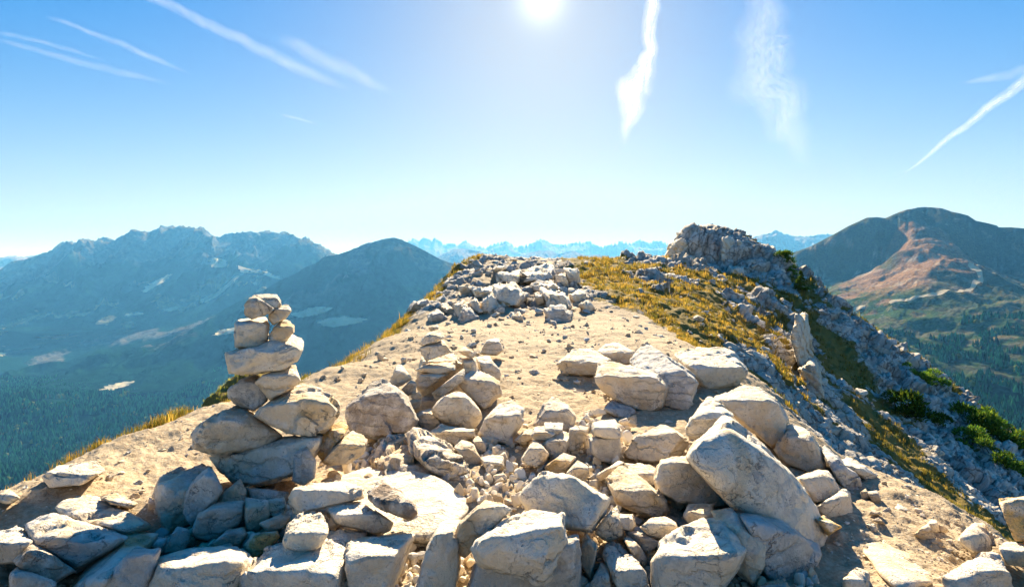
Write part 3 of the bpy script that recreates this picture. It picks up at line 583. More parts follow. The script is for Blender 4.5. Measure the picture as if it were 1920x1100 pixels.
# ---- the air
def haze_box(x0, x1, y0, y1, z0, z1, dens):
    V = [(a, b, c) for c in (z0, z1) for b in (y0, y1) for a in (x0, x1)]
    o = mesh_obj('haze', V, [(0, 2, 3, 1), (4, 5, 7, 6), (0, 1, 5, 4), (2, 6, 7, 3), (0, 4, 6, 2), (1, 3, 7, 5)], None, smooth=False)
    k = N('valley_haze'); pv = k.n('VolumePrincipled'); pv.inputs['Color'].default_value = HAZE_COL; pv.inputs['Absorption Color'].default_value = (1, 1, 1, 1); pv.inputs['Density'].default_value = dens; pv.inputs['Anisotropy'].default_value = 0.27
    k.l(pv.outputs[0], k.out.inputs['Volume']); o.data.materials.append(k.m)
    return tag(o, 'thin blue haze filling the valleys and fading the far mountains', 'haze', kind='stuff')
HAZE_COL = (0.12, 0.46, 0.98, 1)
haze_box(-60000, 60000, -500, 44000, -1500, 620, 0.54e-4)
# ================================================================== ROCKS
PILE = np.array([(490,60),(560,18),(585,14.2),(610,11.0),(630,9.4),(650,8.1),(700,6.1),(760,4.65),(800,4.0),(850,3.4),(900,2.88),(950,2.47),(1000,2.2),(1050,1.98),(1100,1.8),(1200,1.55)])
def pile_Y(v): return float(np.interp(v, PILE[:, 0], PILE[:, 1]))
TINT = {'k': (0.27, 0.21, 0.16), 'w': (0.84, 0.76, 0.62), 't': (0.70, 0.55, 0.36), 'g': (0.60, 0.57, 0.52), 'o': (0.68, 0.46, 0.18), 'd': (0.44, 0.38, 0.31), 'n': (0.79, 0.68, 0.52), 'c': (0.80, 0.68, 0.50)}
def hull_planes(pts):
    bm = bmesh.new(); vs = [bm.verts.new(p) for p in pts]
    bmesh.ops.convex_hull(bm, input=vs); bm.normal_update()
    nr, hh, ar = [], [], []
    for f in bm.faces:
        a = f.calc_area()
        if a < 1e-9: continue
        n = np.array(f.normal); nr.append(n); hh.append(n @ np.array(f.verts[0].co)); ar.append(a)
    bm.free(); nr = np.array(nr); hh = np.array(hh)
    keep = []
    for i in np.argsort(-np.array(ar)):
        if all(nr[i] @ nr[j] < 0.993 for j in keep): keep.append(i)
    return nr[keep], hh[keep]
def rock_mesh(name, pts, seed, level, mat=None, chips=7, pw=60, rough=1.0, strata=0.0, axis=(0.2, 0.1, 1), floor=None):
    """a worn angular block: planes of the convex hull, corners knocked off, then layered breakage and pitting"""
    r = np.random.default_rng(seed); pts = np.asarray(pts, float)
    lo, hi = pts.min(0), pts.max(0); c = (lo + hi) / 2; half = (hi - lo) / 2 + 1e-4; q = (pts - c) / half
    n, h = hull_planes(q)
    if (h <= 0.02).any(): h = np.maximum(h, 0.05)
    for _ in range(chips):
        d = r.normal(size=3); d /= np.linalg.norm(d); s = (q @ d).max(); n = np.r_[n, d[None]]; h = np.r_[h, s * r.uniform(0.88, 0.97)]
    D, Fc = ico(level)
    s = np.maximum(D @ n.T / h, 0); rad = 1.0 / np.maximum((s ** pw).sum(1) ** (1.0 / pw), 0.3)
    V = D * rad[:, None] * half
    size = float(half.mean()); p = V / size; off = r.uniform(-50, 50, 3); p = p + off
    Nn = V / half ** 2; Nn /= np.linalg.norm(Nn, axis=1)[:, None]
    d = 0.022 * fbm(p * 0.9, 3, seed) + 0.018 * fbm(p * 2.4, 3, seed + 3, 0.55, True) - 0.02 + 0.014 * fbm(p * 7.0, 4, seed + 5, 0.62)
    if level >= 5:
        wq = p + 0.22 * np.c_[fbm(p * 2, 3, seed), fbm(p * 2, 3, seed + 21), fbm(p * 2, 3, seed + 22)]
        c1, e1 = cells(wq * 1.5, seed + 2); c2, e2 = cells(wq * 4.2, seed + 4); br = sstep(-0.12, 0.18, fbm(p * 0.9, 3, seed + 8))
        d = d + 0.10 * (c1 - 0.45) * br + 0.03 * (c2 - 0.4) * sstep(-0.05, 0.2, fbm(p * 1.4, 3, seed + 9))
    if strata:
        a = np.array(axis, float); a /= np.linalg.norm(a); tt = (p @ a) * 5.0 + 1.2 * fbm(p * 0.7, 3, seed + 11)
        fr = tt - np.floor(tt); lay = ((np.floor(tt) * 0.618) % 1.0)
        d = d + strata * (0.11 * (lay - 0.5) - 0.10 * np.exp(-(fr / 0.16) ** 2)) * (0.6 + 0.6 * fbm(p * 1.3, 3, seed + 13))
    V = V + Nn * (d * size * rough)[:, None]
    loc = np.array((c[0], c[1], (c + V.min(0))[2]))
    return mesh_obj(name, V + c, Fc, mat or M_ROCK, loc=loc)
SEED = [100]; TRACED = []
def rock(name, label, tint, top, out, Y=None, T=None, lean=0.0, x=(), group=None, cat='rock', lvl=None, rough=1.0, strata=0.0, axis=(0.2, 0.1, 1), pw=160, chips=6, back=0.8):
    SEED[0] += 1; r = np.random.default_rng(SEED[0]); o = np.array(out, float)
    v0, v1 = o[:, 1].min(), o[:, 1].max(); u0, u1 = o[:, 0].min(), o[:, 0].max(); H = v1 - v0; vf = v0 + top * H; cen = o.mean(0)
    Yb = Y if Y is not None else pile_Y(v1)
    Wm, Hm = (u1 - u0) / F * Yb, H / F * Yb
    if T is None: T = 0.62 * min(Wm, Hm) + 0.18 * max(Wm, Hm)
    fa, fb = r.uniform(-0.55, 0.55), r.uniform(-0.35, 0.25)
    k = lambda v: min((vf - v) * Yb / max(v - CV + 40, 90) * 0.95, T * 0.95) if v < vf else -lean * T * (v - vf) / max(v1 - vf, 1)
    pts = []
    for u, v in o: pts.append(P(u, v, Yb + k(v) + T * (0.04 + r.uniform(0, 0.30))))
    # front face, standing a little proud of the outline
    for u, v in o:
        if v >= vf - 0.02 * H: q = cen + (np.array((u, v)) - cen) * 0.90; pts.append(P(q[0], q[1], Yb + k(q[1]) + T * (fa * (q[0] - cen[0]) / (u1 - u0) + fb * (q[1] - cen[1]) / H - 0.10 + r.uniform(-0.02, 0.02))))
    cu = []
    for i in range(len(o)):
        a, b = o[i], o[(i + 1) % len(o)]
        if (a[1] - vf) * (b[1] - vf) < 0: cu.append(a[0] + (b[0] - a[0]) * (vf - a[1]) / (b[1] - a[1]))
    if len(cu) >= 2:
        a, b = min(cu), max(cu)
        for f_ in (0.08, r.uniform(0.3, 0.7), 0.92): pts.append(P(a + (b - a) * f_, vf + r.uniform(-0.06, 0.06) * H, Yb + T * (fa * (f_ - 0.5) - 0.10 - r.uniform(0, 0.05))))
    for u, v in o:
        q = cen + (np.array((u, v)) - cen) * back; pts.append(P(q[0], q[1], Yb + max(k(v), 0) * 0.6 + T * r.uniform(0.85, 1.1)))
    for u, v, dY in x: pts.append(P(u, v, Yb + dY))
    px = max(u1 - u0, H)
    if lvl is None: lvl = 6 if px > 88 else (5 if px > 34 else 4)
    ob = rock_mesh(name, pts, SEED[0], lvl, chips=chips, pw=pw, rough=rough, strata=strata, axis=axis)
    ob.color = (*TINT[tint], 1); TRACED.append((u0, u1, v0, v1, Yb))
    return tag(ob, label, cat, group)
CA = 'stones stacked in the tall left cairn'
def cs(label, tint, top, out, Y, T, **k): return rock('cairn_stone', label, tint, top, out, Y, T, group=CA, cat='cairn stone', **k)
cs('pale angular capstone lying across the peak of the tall cairn', 'w', .30, [(478,551),(500,550),(520,553),(529,572),(518,580),(487,564)], 2.86, .12)
cs('roundish grey stone just under the capstone, facing left', 'n', .22, [(457,572),(462,563),(475,553),(487,560),(514,578),(507,587),(472,599),(458,590)], 2.80, .16)
cs('small wedge shaped stone on the right below the capstone', 'n', .25, [(503,590),(517,578),(540,571),(547,583),(537,597),(513,608),(505,600)], 2.84, .14)
cs('squat cube shaped stone with a shaded flat top in the tall cairn', 'w', .20, [(439,605),(447,598),(477,594),(500,595),(505,610),(503,643),(487,657),(443,653),(440,630)], 2.80, .22, pw=90)
cs('folded chunky stone to the right of the cube stone', 'n', .30, [(504,633),(510,617),(533,597),(553,610),(552,623),(538,637),(517,647),(505,643)], 2.82, .16, strata=.6)
cs('wide slab across the cairn with a bright sunlit right end', 'w', .38, [(423,661),(480,657),(520,645),(550,623),(565,633),(572,647),(560,677),(533,692),(470,702),(433,700),(426,687)], 2.80, .30, x=[(524,662,-.03),(536,690,-.02)])
cs('dark grey wedge under the wide slab on the left of the cairn', 'g', .20, [(424,730),(453,710),(483,702),(507,740),(500,753),(477,772),(453,760),(430,747)], 2.83, .24)
cs('blocky stone under the wide slab on the right of the cairn', 'n', .35, [(477,717),(493,702),(533,693),(553,682),(565,713),(550,727),(507,750),(490,733)], 2.78, .24)
cs('large tilted block with white top edge above the cairn base', 'n', .33, [(473,780),(487,763),(550,730),(567,720),(583,722),(613,740),(638,758),(640,777),(613,810),(583,818),(533,810),(507,797)], 2.72, .36)
cs('big smooth left slab with a sharp lower edge near the cairn base', 'n', .12, [(358,817),(370,797),(420,767),(460,763),(487,793),(533,817),(520,825),(487,843),(407,852),(367,837)], 2.76, .34)
cs('broad bottom block carrying the whole tall cairn', 'n', .14, [(390,856),(410,851),(493,850),(533,816),(607,813),(603,843),(573,876),(547,893),(520,900),(473,913),(433,903),(400,873)], 2.76, .40)
RB = 'loose limestone blocks in the foreground heap'
def rk(label, tint, top, out, Y=None, T=None, **k): return rock(k.pop('name', 'rock'), label, tint, top, out, Y, T, group=k.pop('group', RB), **k)
# -- left of the cairn foot
rk('thin upright shard leaning on the right foot of the tall cairn', 'g', .15, [(547,903),(553,850),(577,831),(593,866),(590,896),(567,913)], 2.62, .14)
rk('yellow stained splinter behind the upright shard', 'o', .30, [(592,847),(610,800),(640,787),(655,800),(640,820),(605,866)], 2.80, .2)
rk('tan chunk with white sunlit edge right of the tall cairn', 't', .40, [(600,868),(640,822),(662,806),(690,823),(684,850),(653,870),(615,873)], 2.74, .24)
rk('large block with dark mottled sunlit top at the left of the cairn foot', 'n', .38, [(290,903),(333,880),(377,865),(397,876),(417,913),(413,933),(363,980),(327,1000),(310,1006),(297,976),(290,933)], 2.5, .4)
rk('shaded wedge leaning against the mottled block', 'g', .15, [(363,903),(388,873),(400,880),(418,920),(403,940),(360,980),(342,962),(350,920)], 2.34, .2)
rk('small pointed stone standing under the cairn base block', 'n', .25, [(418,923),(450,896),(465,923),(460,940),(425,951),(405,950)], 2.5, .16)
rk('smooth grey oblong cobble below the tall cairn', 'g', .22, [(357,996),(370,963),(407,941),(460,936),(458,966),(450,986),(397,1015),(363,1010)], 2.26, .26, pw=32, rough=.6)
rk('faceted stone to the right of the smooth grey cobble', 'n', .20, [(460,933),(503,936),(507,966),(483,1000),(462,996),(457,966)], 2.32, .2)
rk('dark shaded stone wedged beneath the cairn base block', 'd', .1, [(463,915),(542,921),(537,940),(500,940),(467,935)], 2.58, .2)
rk('small stone in the shade below the upright shard', 'n', .2, [(500,936),(533,931),(539,953),(530,968),(508,964)], 2.42, .16)
rk('flat little slab above the round orange stone', 'n', .3, [(486,982),(527,963),(545,968),(533,990),(500,998)], 2.26, .16)
rk('rounded orange stone beside the rough grey lump', 'o', .2, [(455,1023),(473,1000),(520,993),(527,1006),(500,1030),(477,1048),(463,1036)], 2.12, .18, pw=24, rough=.6)
rk('brownish wedge left of the round orange stone', 'd', .3, [(390,1022),(433,990),(457,988),(465,1002),(450,1020),(420,1028)], 2.16, .18)
rk('narrow upright brick shaped stone in the lower left', 'g', .22, [(303,1038),(333,986),(353,990),(357,1010),(343,1036)], 2.18, .16)
rk('small dark cube stone left of the narrow upright one', 'g', .25, [(283,1023),(297,1006),(315,1008),(306,1038),(290,1036)], 2.16, .14)
rk('long sunlit slab running to the bottom edge in the lower left', 'w', .72, [(108,1125),(180,1050),(240,1000),(293,1006),(283,1026),(253,1036),(217,1070),(183,1125)], 1.86, .45)
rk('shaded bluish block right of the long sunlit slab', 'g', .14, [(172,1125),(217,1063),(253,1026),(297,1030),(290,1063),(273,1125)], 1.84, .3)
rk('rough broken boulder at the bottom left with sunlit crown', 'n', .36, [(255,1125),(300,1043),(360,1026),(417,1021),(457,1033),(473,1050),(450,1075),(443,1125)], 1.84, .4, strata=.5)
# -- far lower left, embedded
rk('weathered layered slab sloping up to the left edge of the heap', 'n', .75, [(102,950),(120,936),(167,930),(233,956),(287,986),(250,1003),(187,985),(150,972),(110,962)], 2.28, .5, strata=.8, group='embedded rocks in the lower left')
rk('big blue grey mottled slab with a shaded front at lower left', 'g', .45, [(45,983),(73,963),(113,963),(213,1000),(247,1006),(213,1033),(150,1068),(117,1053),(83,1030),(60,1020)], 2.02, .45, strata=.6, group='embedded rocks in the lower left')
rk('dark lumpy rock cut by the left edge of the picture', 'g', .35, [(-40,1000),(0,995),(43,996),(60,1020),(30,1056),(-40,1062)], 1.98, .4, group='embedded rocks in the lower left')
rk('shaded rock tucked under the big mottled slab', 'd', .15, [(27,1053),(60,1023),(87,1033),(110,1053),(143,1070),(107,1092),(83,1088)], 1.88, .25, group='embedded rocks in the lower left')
rk('lowest small rock in the left bottom corner', 'g', .2, [(20,1075),(37,1064),(107,1090),(104,1125),(25,1125)], 1.78, .2, group='embedded rocks in the lower left')
rk('flat pale rock embedded in the dirt slope near the left rim', 'w', .5, [(85,896),(110,876),(187,863),(200,880),(160,906),(97,912)], None, .4, strata=.7, group='embedded rocks in the lower left')
rk('small pale rock at the left edge on the dirt slope', 'n', .4, [(-14,938),(0,922),(17,916),(38,933),(20,944)], None, .2, group='embedded rocks in the lower left')
rk('low reddish split stone on the dirt left of the mottled block', 't', .6, [(186,932),(215,922),(240,934),(258,945),(246,952),(210,944)], None, .25, strata=.8, group='embedded rocks in the lower left')
# -- front centre
rk('rough pitted grey lump casting a shadow on the flat block', 'w', .45, [(525,1016),(540,976),(567,961),(593,960),(617,983),(619,998),(600,1032),(550,1040),(530,1028)], 1.86, .17, pw=20, rough=1.5)
rk('large flat topped block at the bottom with a rough lump on it', 'w', .62, [(443,1075),(500,1030),(550,1008),(640,990),(690,996),(668,1040),(645,1060),(640,1135),(445,1135)], 1.76, .42, pw=110)
rk('cube like block with cracked sunlit top left of the bottom middle', 'w', .36, [(641,1135),(644,1048),(660,1008),(740,1000),(781,1000),(768,1025),(732,1070),(728,1135)], 1.78, .30, pw=110)
rk('oblong pale stone with shaded belly below the white slab', 'w', .5, [(607,947),(617,934),(640,933),(673,938),(707,963),(737,980),(730,993),(707,1000),(660,990),(627,980)], 2.08, .16, pw=36)
rk('dark brown crusty rock lying on the white slab', 'k', .55, [(685,920),(713,898),(747,918),(773,933),(785,963),(773,976),(747,968),(700,948)], 2.04, .2, pw=24, rough=1.1)
rk('huge smooth white sunlit slab in the middle foreground', 'w', .86, [(560,938),(595,905),(640,882),(700,876),(780,882),(840,905),(878,935),(880,958),(850,985),(815,1030),(740,1030),(640,990),(580,965)], 2.2, .75, rough=.35)
rk('pale block with a cracked face left of the white slab', 'n', .3, [(540,935),(550,915),(590,905),(640,903),(682,915),(680,935),(620,942),(585,957),(550,965)], 2.18, .26)
rk('tall tilted block under the leaning oblong stone', 'n', .20, [(770,1135),(800,1023),(827,973),(862,973),(853,1026),(862,1066),(850,1135)], 1.82, .28)
rk('leaning oblong stone propped beside the square front block', 'w', .18, [(848,1016),(862,980),(910,936),(940,941),(960,953),(940,976),(907,1002),(887,1032),(873,1045),(857,1035)], 1.84, .14, pw=80)
rk('square front block with bright sunlit top at the bottom middle', 'w', .46, [(886,1030),(893,1014),(950,973),(997,956),(1053,963),(1066,1016),(1040,1058),(1017,1095),(973,1083),(900,1060)], 1.68, .24, pw=240, chips=3, x=[(930,1040,-.03),(1012,1052,-.05),(1052,985,.02)])
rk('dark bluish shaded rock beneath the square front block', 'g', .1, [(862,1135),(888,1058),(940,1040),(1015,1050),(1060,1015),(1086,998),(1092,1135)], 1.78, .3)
rk('big rounded boulder with a smooth shaded face in the middle', 'w', .12, [(968,930),(987,900),(1013,881),(1057,891),(1075,893),(1117,918),(1143,936),(1133,966),(1107,998),(1057,990),(990,962)], 2.1, .3, lean=.3, pw=36, rough=.8)
rk('narrow upright stone right of the dark bluish rock', 'n', .2, [(1087,1033),(1097,996),(1120,1026),(1107,1085),(1088,1055)], 1.92, .18)
rk('striped leaning stone with white streaks in the bottom middle', 'w', .5, [(1126,1036),(1140,1014),(1159,1016),(1187,1043),(1213,1073),(1225,1135),(1167,1135),(1140,1065)], 1.82, .22, strata=.7, axis=(.8,0,.5))
rk('small pointed stone at the bottom edge left of the striped stone', 'n', .3, [(1105,1095),(1127,1053),(1142,1063),(1152,1135),(1103,1135)], 1.84, .18)
rk('small leaning stone right of the striped stone', 't', .3, [(1168,1008),(1180,1004),(1207,1033),(1215,1055),(1207,1065),(1187,1043)], 1.96, .14)
rk('pale triangular stone behind the striped stone', 'c', .35, [(1113,993),(1157,946),(1163,983),(1172,1005),(1140,1015),(1117,1003)], 2.06, .2)
rk('massive light boulder with a broken corner at the bottom right', 'w', .42, [(1218,1055),(1240,1016),(1280,992),(1327,970),(1353,981),(1387,1008),(1402,1033),(1393,1058),(1360,1085),(1340,1135),(1220,1135)], 1.76, .36, pw=80)
rk('tan block squeezed behind the massive light boulder', 'c', .25, [(1333,955),(1370,949),(1397,991),(1439,1026),(1437,1062),(1413,1100),(1380,1070)], 1.94, .26)
rk('small flat topped stone above the massive light boulder', 'n', .4, [(1280,967),(1290,945),(1337,943),(1342,977),(1300,992)], 2.16, .2)
rk('bluish smooth boulder under the giant wedge', 'g', .2, [(1375,957),(1420,956),(1467,971),(1507,1001),(1529,1026),(1529,1056),(1507,1085),(1480,1098),(1437,1090),(1438,1050),(1407,1010)], 1.98, .4, pw=36)
rk('giant wedge shaped boulder with a cracked sunlit shoulder', 'w', .24, [(1281,857),(1300,823),(1355,782),(1375,785),(1413,814),(1453,854),(1493,898),(1530,948),(1563,1021),(1567,1045),(1537,1057),(1440,990),(1367,952),(1355,910),(1318,872)], 2.2, .75, name='boulder', cat='boulder', pw=80, x=[(1362,800,-.02),(1430,905,-.10),(1500,1000,-.12)], rough=.8)
rk('pale triangular rock leaning behind the giant wedge', 'w', .4, [(1285,802),(1305,770),(1328,741),(1347,750),(1377,777),(1345,800),(1305,825),(1287,817)], 3.0, .35)
rk('large grey brown boulder behind the giant wedge', 'n', .25, [(1337,745),(1403,719),(1423,724),(1460,757),(1480,787),(1470,829),(1450,842),(1410,799),(1367,775)], 3.4, .55, name='boulder', cat='boulder')
rk('sloping grey boulder between the giant wedge and the grass', 'n', .3, [(1453,842),(1480,793),(1507,801),(1533,828),(1550,879),(1520,885),(1480,872)], 3.2, .4, name='boulder', cat='boulder')
rk('square slab with a smooth shaded face left of the giant wedge', 'n', .12, [(1225,902),(1237,861),(1293,856),(1327,861),(1375,885),(1379,903),(1365,952),(1327,950),(1270,945),(1230,922)], 2.45, .3, pw=90)
rk('rounded triangular rock beside the two piled blocks', 'n', .22, [(1168,849),(1193,820),(1237,795),(1253,797),(1287,820),(1290,835),(1267,859),(1220,867),(1177,859)], 3.15, .34, lean=.2)
rk('lower of two piled blocks in the middle of the heap', 'g', .12, [(1103,819),(1163,820),(1167,859),(1157,869),(1127,865),(1107,849)], 3.16, .22, pw=110)
rk('upper flat block of the two piled blocks in the middle', 'w', .45, [(1108,814),(1113,790),(1153,785),(1167,810),(1163,824),(1133,822)], 3.14, .22, pw=110)
BM = 'large boulders on the right side of the ridge path'
rk('square cut boulder with flat front on the path', 'n', .28, [(1113,707),(1122,678),(1147,677),(1227,697),(1254,713),(1254,730),(1247,765),(1223,779),(1187,769),(1160,755),(1120,729)], 4.6, .5, name='boulder', cat='boulder', group=BM, pw=110)
rk('blue grey leaning boulder between the square boulder and the flat one', 'g', .42, [(1178,677),(1200,648),(1223,646),(1260,671),(1293,698),(1310,717),(1302,745),(1290,775),(1267,774),(1247,765)], 4.75, .6, name='boulder', cat='boulder', group=BM, pw=80)
rk('flat pale boulder furthest right on the path edge', 'w', .48, [(1262,665),(1280,655),(1337,653),(1370,654),(1404,693),(1399,712),(1387,720),(1327,732),(1310,719),(1287,689)], 5.3, .55, name='boulder', cat='boulder', group=BM, pw=90)
rk('small low stone in front of the square cut boulder', 'g', .4, [(1130,768),(1147,750),(1172,756),(1192,767),(1192,789),(1183,795),(1160,785)], 4.4, .26)
rk('half buried rock with ochre underside left of the square boulder', 'n', .45, [(1040,682),(1077,653),(1110,654),(1145,672),(1140,694),(1115,706),(1062,702)], 5.9, .6, name='boulder', cat='boulder', group=BM)
rk('small brown rock at the back of the boulder group', 'n', .4, [(1118,657),(1140,643),(1157,641),(1192,660),(1182,684),(1140,687)], 6.5, .5, name='boulder', cat='boulder', group=BM)
# -- middle of the heap
rk('pointed stone with two pale facets in the middle of the heap', 'n', .35, [(997,798),(1017,763),(1037,742),(1063,756),(1083,776),(1072,808),(1057,815),(1017,802)], 3.72, .34, pw=90)
SC = 'little stack of stones in the centre of the heap'
for lab, ti, tp, o_, Y_, T_ in [
  ('small sunlit stone at the top of the little central stack', 'w', .5, [(1020,791),(1057,792),(1055,807),(1037,818),(1020,808)], 3.3, .12),
  ('second stone from the top of the little central stack', 'n', .4, [(996,817),(1003,800),(1020,797),(1042,813),(1027,828),(1003,825)], 3.25, .16),
  ('tilted plate with shaded face in the little central stack', 'n', .35, [(1015,832),(1053,808),(1072,813),(1062,848),(1040,868),(1025,855)], 3.22, .16),
  ('pale cracked stone on the left of the little central stack', 'c', .35, [(976,862),(1000,823),(1013,829),(1030,850),(1022,865),(1007,877),(987,872)], 3.05, .18),
  ('broad stone behind the little central stack on its right', 'n', .2, [(1061,848),(1067,800),(1090,797),(1105,800),(1102,815),(1084,846)], 3.4, .22),
  ('bottom stone of the little central stack', 'n', .4, [(1020,875),(1057,848),(1082,856),(1055,890),(1030,888)], 2.98, .18),
  ('pale yellow split stone right of the little central stack', 'c', .35, [(1060,888),(1083,862),(1104,873),(1105,890),(1097,902),(1075,898)], 2.86, .16),
  ('small low stone left of the little central stack', 't', .35, [(963,828),(985,805),(1000,803),(997,822),(980,832)], 3.5, .16)]:
    rk(lab, ti, tp, o_, Y_, T_, group=SC)
rk('upright angular stone between the round boulder and the pointed one', 'w', .32, [(895,815),(910,783),(940,752),(960,750),(982,766),(979,793),(950,835),(923,832)], 3.6, .3)
rk('egg shaped boulder with speckled face in the middle left', 'n', .16, [(808,769),(827,743),(857,731),(880,739),(905,770),(907,785),(890,805),(847,802),(820,789)], 3.85, .36, pw=24, rough=.7)
rk('small brown stone left under the egg shaped boulder', 'n', .25, [(780,778),(807,765),(830,793),(805,807),(787,795)], 3.9, .2)
rk('big dark cracked boulder right of the tall cairn', 'd', .22, [(641,769),(680,740),(700,716),(713,712),(732,717),(763,740),(785,787),(772,812),(703,825),(660,809)], 3.75, .45, lean=.3, name='boulder', cat='boulder')
rk('low shaded stone in front of the egg shaped boulder', 'n', .3, [(798,815),(827,796),(890,804),(892,818),(850,838),(820,835)], 3.5, .26)
rk('grey boulder with ochre underside behind the egg shaped one', 'n', .3, [(855,715),(893,690),(937,715),(940,738),(907,769),(867,732)], 4.5, .4)
SB = 'small broken cairn behind the egg shaped boulder'
for lab, ti, tp, o_, Y_, T_ in [
  ('tiny tip stone of the small broken cairn', 'c', .4, [(803,614),(820,607),(824,616),(807,622)], 4.75, .08),
  ('tan pointed stone second from the tip of the small broken cairn', 'c', .35, [(785,644),(803,621),(827,621),(835,633),(817,641),(790,649)], 4.72, .18),
  ('tilted wedge with a shaded underside in the small broken cairn', 'n', .3, [(787,651),(830,637),(849,660),(800,677),(789,664)], 4.7, .2),
  ('wide flat plate in the middle of the small broken cairn', 'c', .45, [(775,694),(800,682),(853,678),(855,694),(820,702)], 4.65, .24),
  ('pale shaded block under the wide plate of the small broken cairn', 'c', .2, [(777,714),(787,699),(842,700),(815,716),(793,735),(782,731)], 4.55, .22),
  ('long leaning splinter on the right of the small broken cairn', 'c', .25, [(809,737),(840,715),(872,688),(870,713),(837,736),(820,752)], 4.4, .14),
  ('tan triangular stone left of the small broken cairn', 'c', .3, [(728,722),(743,687),(754,684),(774,710),(743,727)], 4.3, .22),
  ('little wedge stone right of the small broken cairn top', 'c', .4, [(858,658),(870,649),(892,663),(889,671),(867,665)], 4.85, .14),
  ('upright tan stone below the little wedge of the small broken cairn', 'c', .2, [(865,669),(893,671),(895,698),(870,702)], 4.8, .18),
  ('larger grey stone at the right side of the small broken cairn', 'n', .3, [(891,669),(917,666),(938,697),(939,715),(900,695)], 5.0, .3),
  ('dark little stone below the tan triangular stone', 'd', .2, [(752,730),(770,712),(782,716),(780,736),(765,742)], 4.2, .14),
  ('ochre pebble at the lower left of the small broken cairn', 't', .3, [(766,752),(776,745),(792,750),(788,766),(772,768)], 4.1, .12),
  ('second ochre pebble at the foot of the small broken cairn', 't', .3, [(770,745),(773,732),(790,740),(792,749),(780,752)], 4.15, .1)]:
    rk(lab, ti, tp, o_, Y_, T_, group=SB, name='cairn_stone', cat='cairn stone')
for lab, ti, tp, o_, Y_, T_ in [
  ('shaded tan core stone in the middle of the small broken cairn', 'c', .2, [(782,700),(790,668),(850,662),(880,690),(872,735),(820,752),(785,745)], 4.95, .4),
  ('flat tan stone at the base of the small broken cairn', 't', .35, [(770,768),(790,742),(850,735),(880,752),(862,775),(800,785)], 4.5, .35)]:
    rk(lab, ti, tp, o_, Y_, T_, group=SB, name='cairn_stone', cat='cairn stone')
rk('single brown rock standing on the dirt right of the small cairn', 'n', .25, [(898,664),(913,637),(937,632),(944,657),(931,666)], 7.0, .35)
rk('ridged layered rock sloping through the middle of the heap', 'n', .5, [(756,810),(763,802),(787,805),(840,834),(873,864),(882,890),(900,920),(887,935),(847,910),(800,880),(770,850)], 2.95, .35, strata=1.6, axis=(.5,-.3,.8), rough=1.4)
rk('lower layered rib left of the ridged rock', 't', .7, [(690,862),(712,825),(730,812),(760,815),(790,850),(850,895),(840,910),(770,895),(700,878)], 3.0, .45, strata=1.6, axis=(.5,-.3,.8), rough=1.3)
rk('tan block right of the ridged layered rock', 'c', .3, [(850,838),(867,823),(887,831),(905,863),(883,878),(871,862)], 3.2, .2)
rk('small pale block behind the tan block', 'n', .3, [(883,822),(897,817),(915,833),(912,847),(893,852)], 3.45, .18)
rk('cracked cube stone in the rubble left of the central stack', 'c', .4, [(901,858),(920,852),(943,855),(947,876),(927,890),(907,875)], 3.05, .16)
rk('long sunlit rock with a shaded hollow in the centre right', 'c', .5, [(1135,898),(1167,871),(1185,880),(1215,906),(1252,940),(1255,958),(1240,975),(1190,958),(1150,940)], 2.35, .3, strata=.5)
rk('flat shard above the long sunlit rock', 'n', .35, [(1115,892),(1160,863),(1172,866),(1150,888),(1125,902)], 2.75, .2)
rk('pale slab behind the long sunlit rock', 'c', .45, [(1168,867),(1200,868),(1235,880),(1229,912),(1200,906)], 2.7, .26)
rk('small round stone under the long sunlit rock', 'n', .25, [(1155,962),(1187,964),(1192,986),(1180,996),(1160,990)], 2.1, .16)
rk('smooth tan stone at the right end under the long rock', 'n', .3, [(1198,988),(1220,970),(1250,968),(1269,980),(1275,996),(1247,1015),(1215,1005)], 2.02, .22, pw=24)
rk('dark shaded stone between the tan stone and the massive boulder', 'd', .2, [(1170,995),(1200,998),(1236,1016),(1215,1035),(1190,1018)], 2.04, .2)
# -- right side
rk('rounded boulder with a crack at the right foot of the giant wedge', 'n', .25, [(1491,895),(1533,878),(1553,879),(1573,908),(1579,928),(1553,942),(1523,945)], 2.7, .34, pw=36, group='rocks on the right rim')
rk('angular grey rock below the cracked rounded boulder', 'n', .2, [(1528,955),(1580,918),(1593,926),(1605,983),(1577,986),(1550,975)], 2.5, .3, group='rocks on the right rim')
rk('tall bluish splinter against the right rim', 'g', .35, [(1537,838),(1547,835),(1570,861),(1610,890),(1612,910),(1597,935),(1570,902),(1553,868)], 2.95, .3, strata=.6, group='rocks on the right rim')
rk('pale oblong rock on the right rim beside the bluish splinter', 'w', .4, [(1571,862),(1593,857),(1645,890),(1629,905),(1603,885)], 3.1, .28, group='rocks on the right rim')
rk('orange slab wedged beneath the angular grey rock', 'o', .4, [(1525,965),(1545,968),(1579,988),(1553,1002)], 2.2, .2, group='rocks on the right rim')
rk('large flat slab set in the dirt at the lower right', 'c', .72, [(1588,990),(1610,986),(1647,1000),(1730,1023),(1779,1056),(1779,1092),(1713,1135),(1663,1090),(1652,1040)], 1.98, .55, rough=.8, group='rocks on the right rim')
rk('orange brown block cut by the right edge of the picture', 'o', .12, [(1873,935),(1940,927),(1980,960),(1980,1020),(1905,1014)], 2.2, .3, pw=110, group='rocks on the right rim')
rk('white block under the orange brown one at the right edge', 'w', .4, [(1871,1018),(1940,1016),(1960,1040),(1950,1064),(1890,1058)], 2.05, .3, group='rocks on the right rim')
rk('pale pointed outcrop at the lower right rim', 'n', .45, [(1795,1012),(1827,979),(1845,985),(1859,1010),(1859,1038),(1820,1035)], 2.15, .3, group='rocks on the right rim')
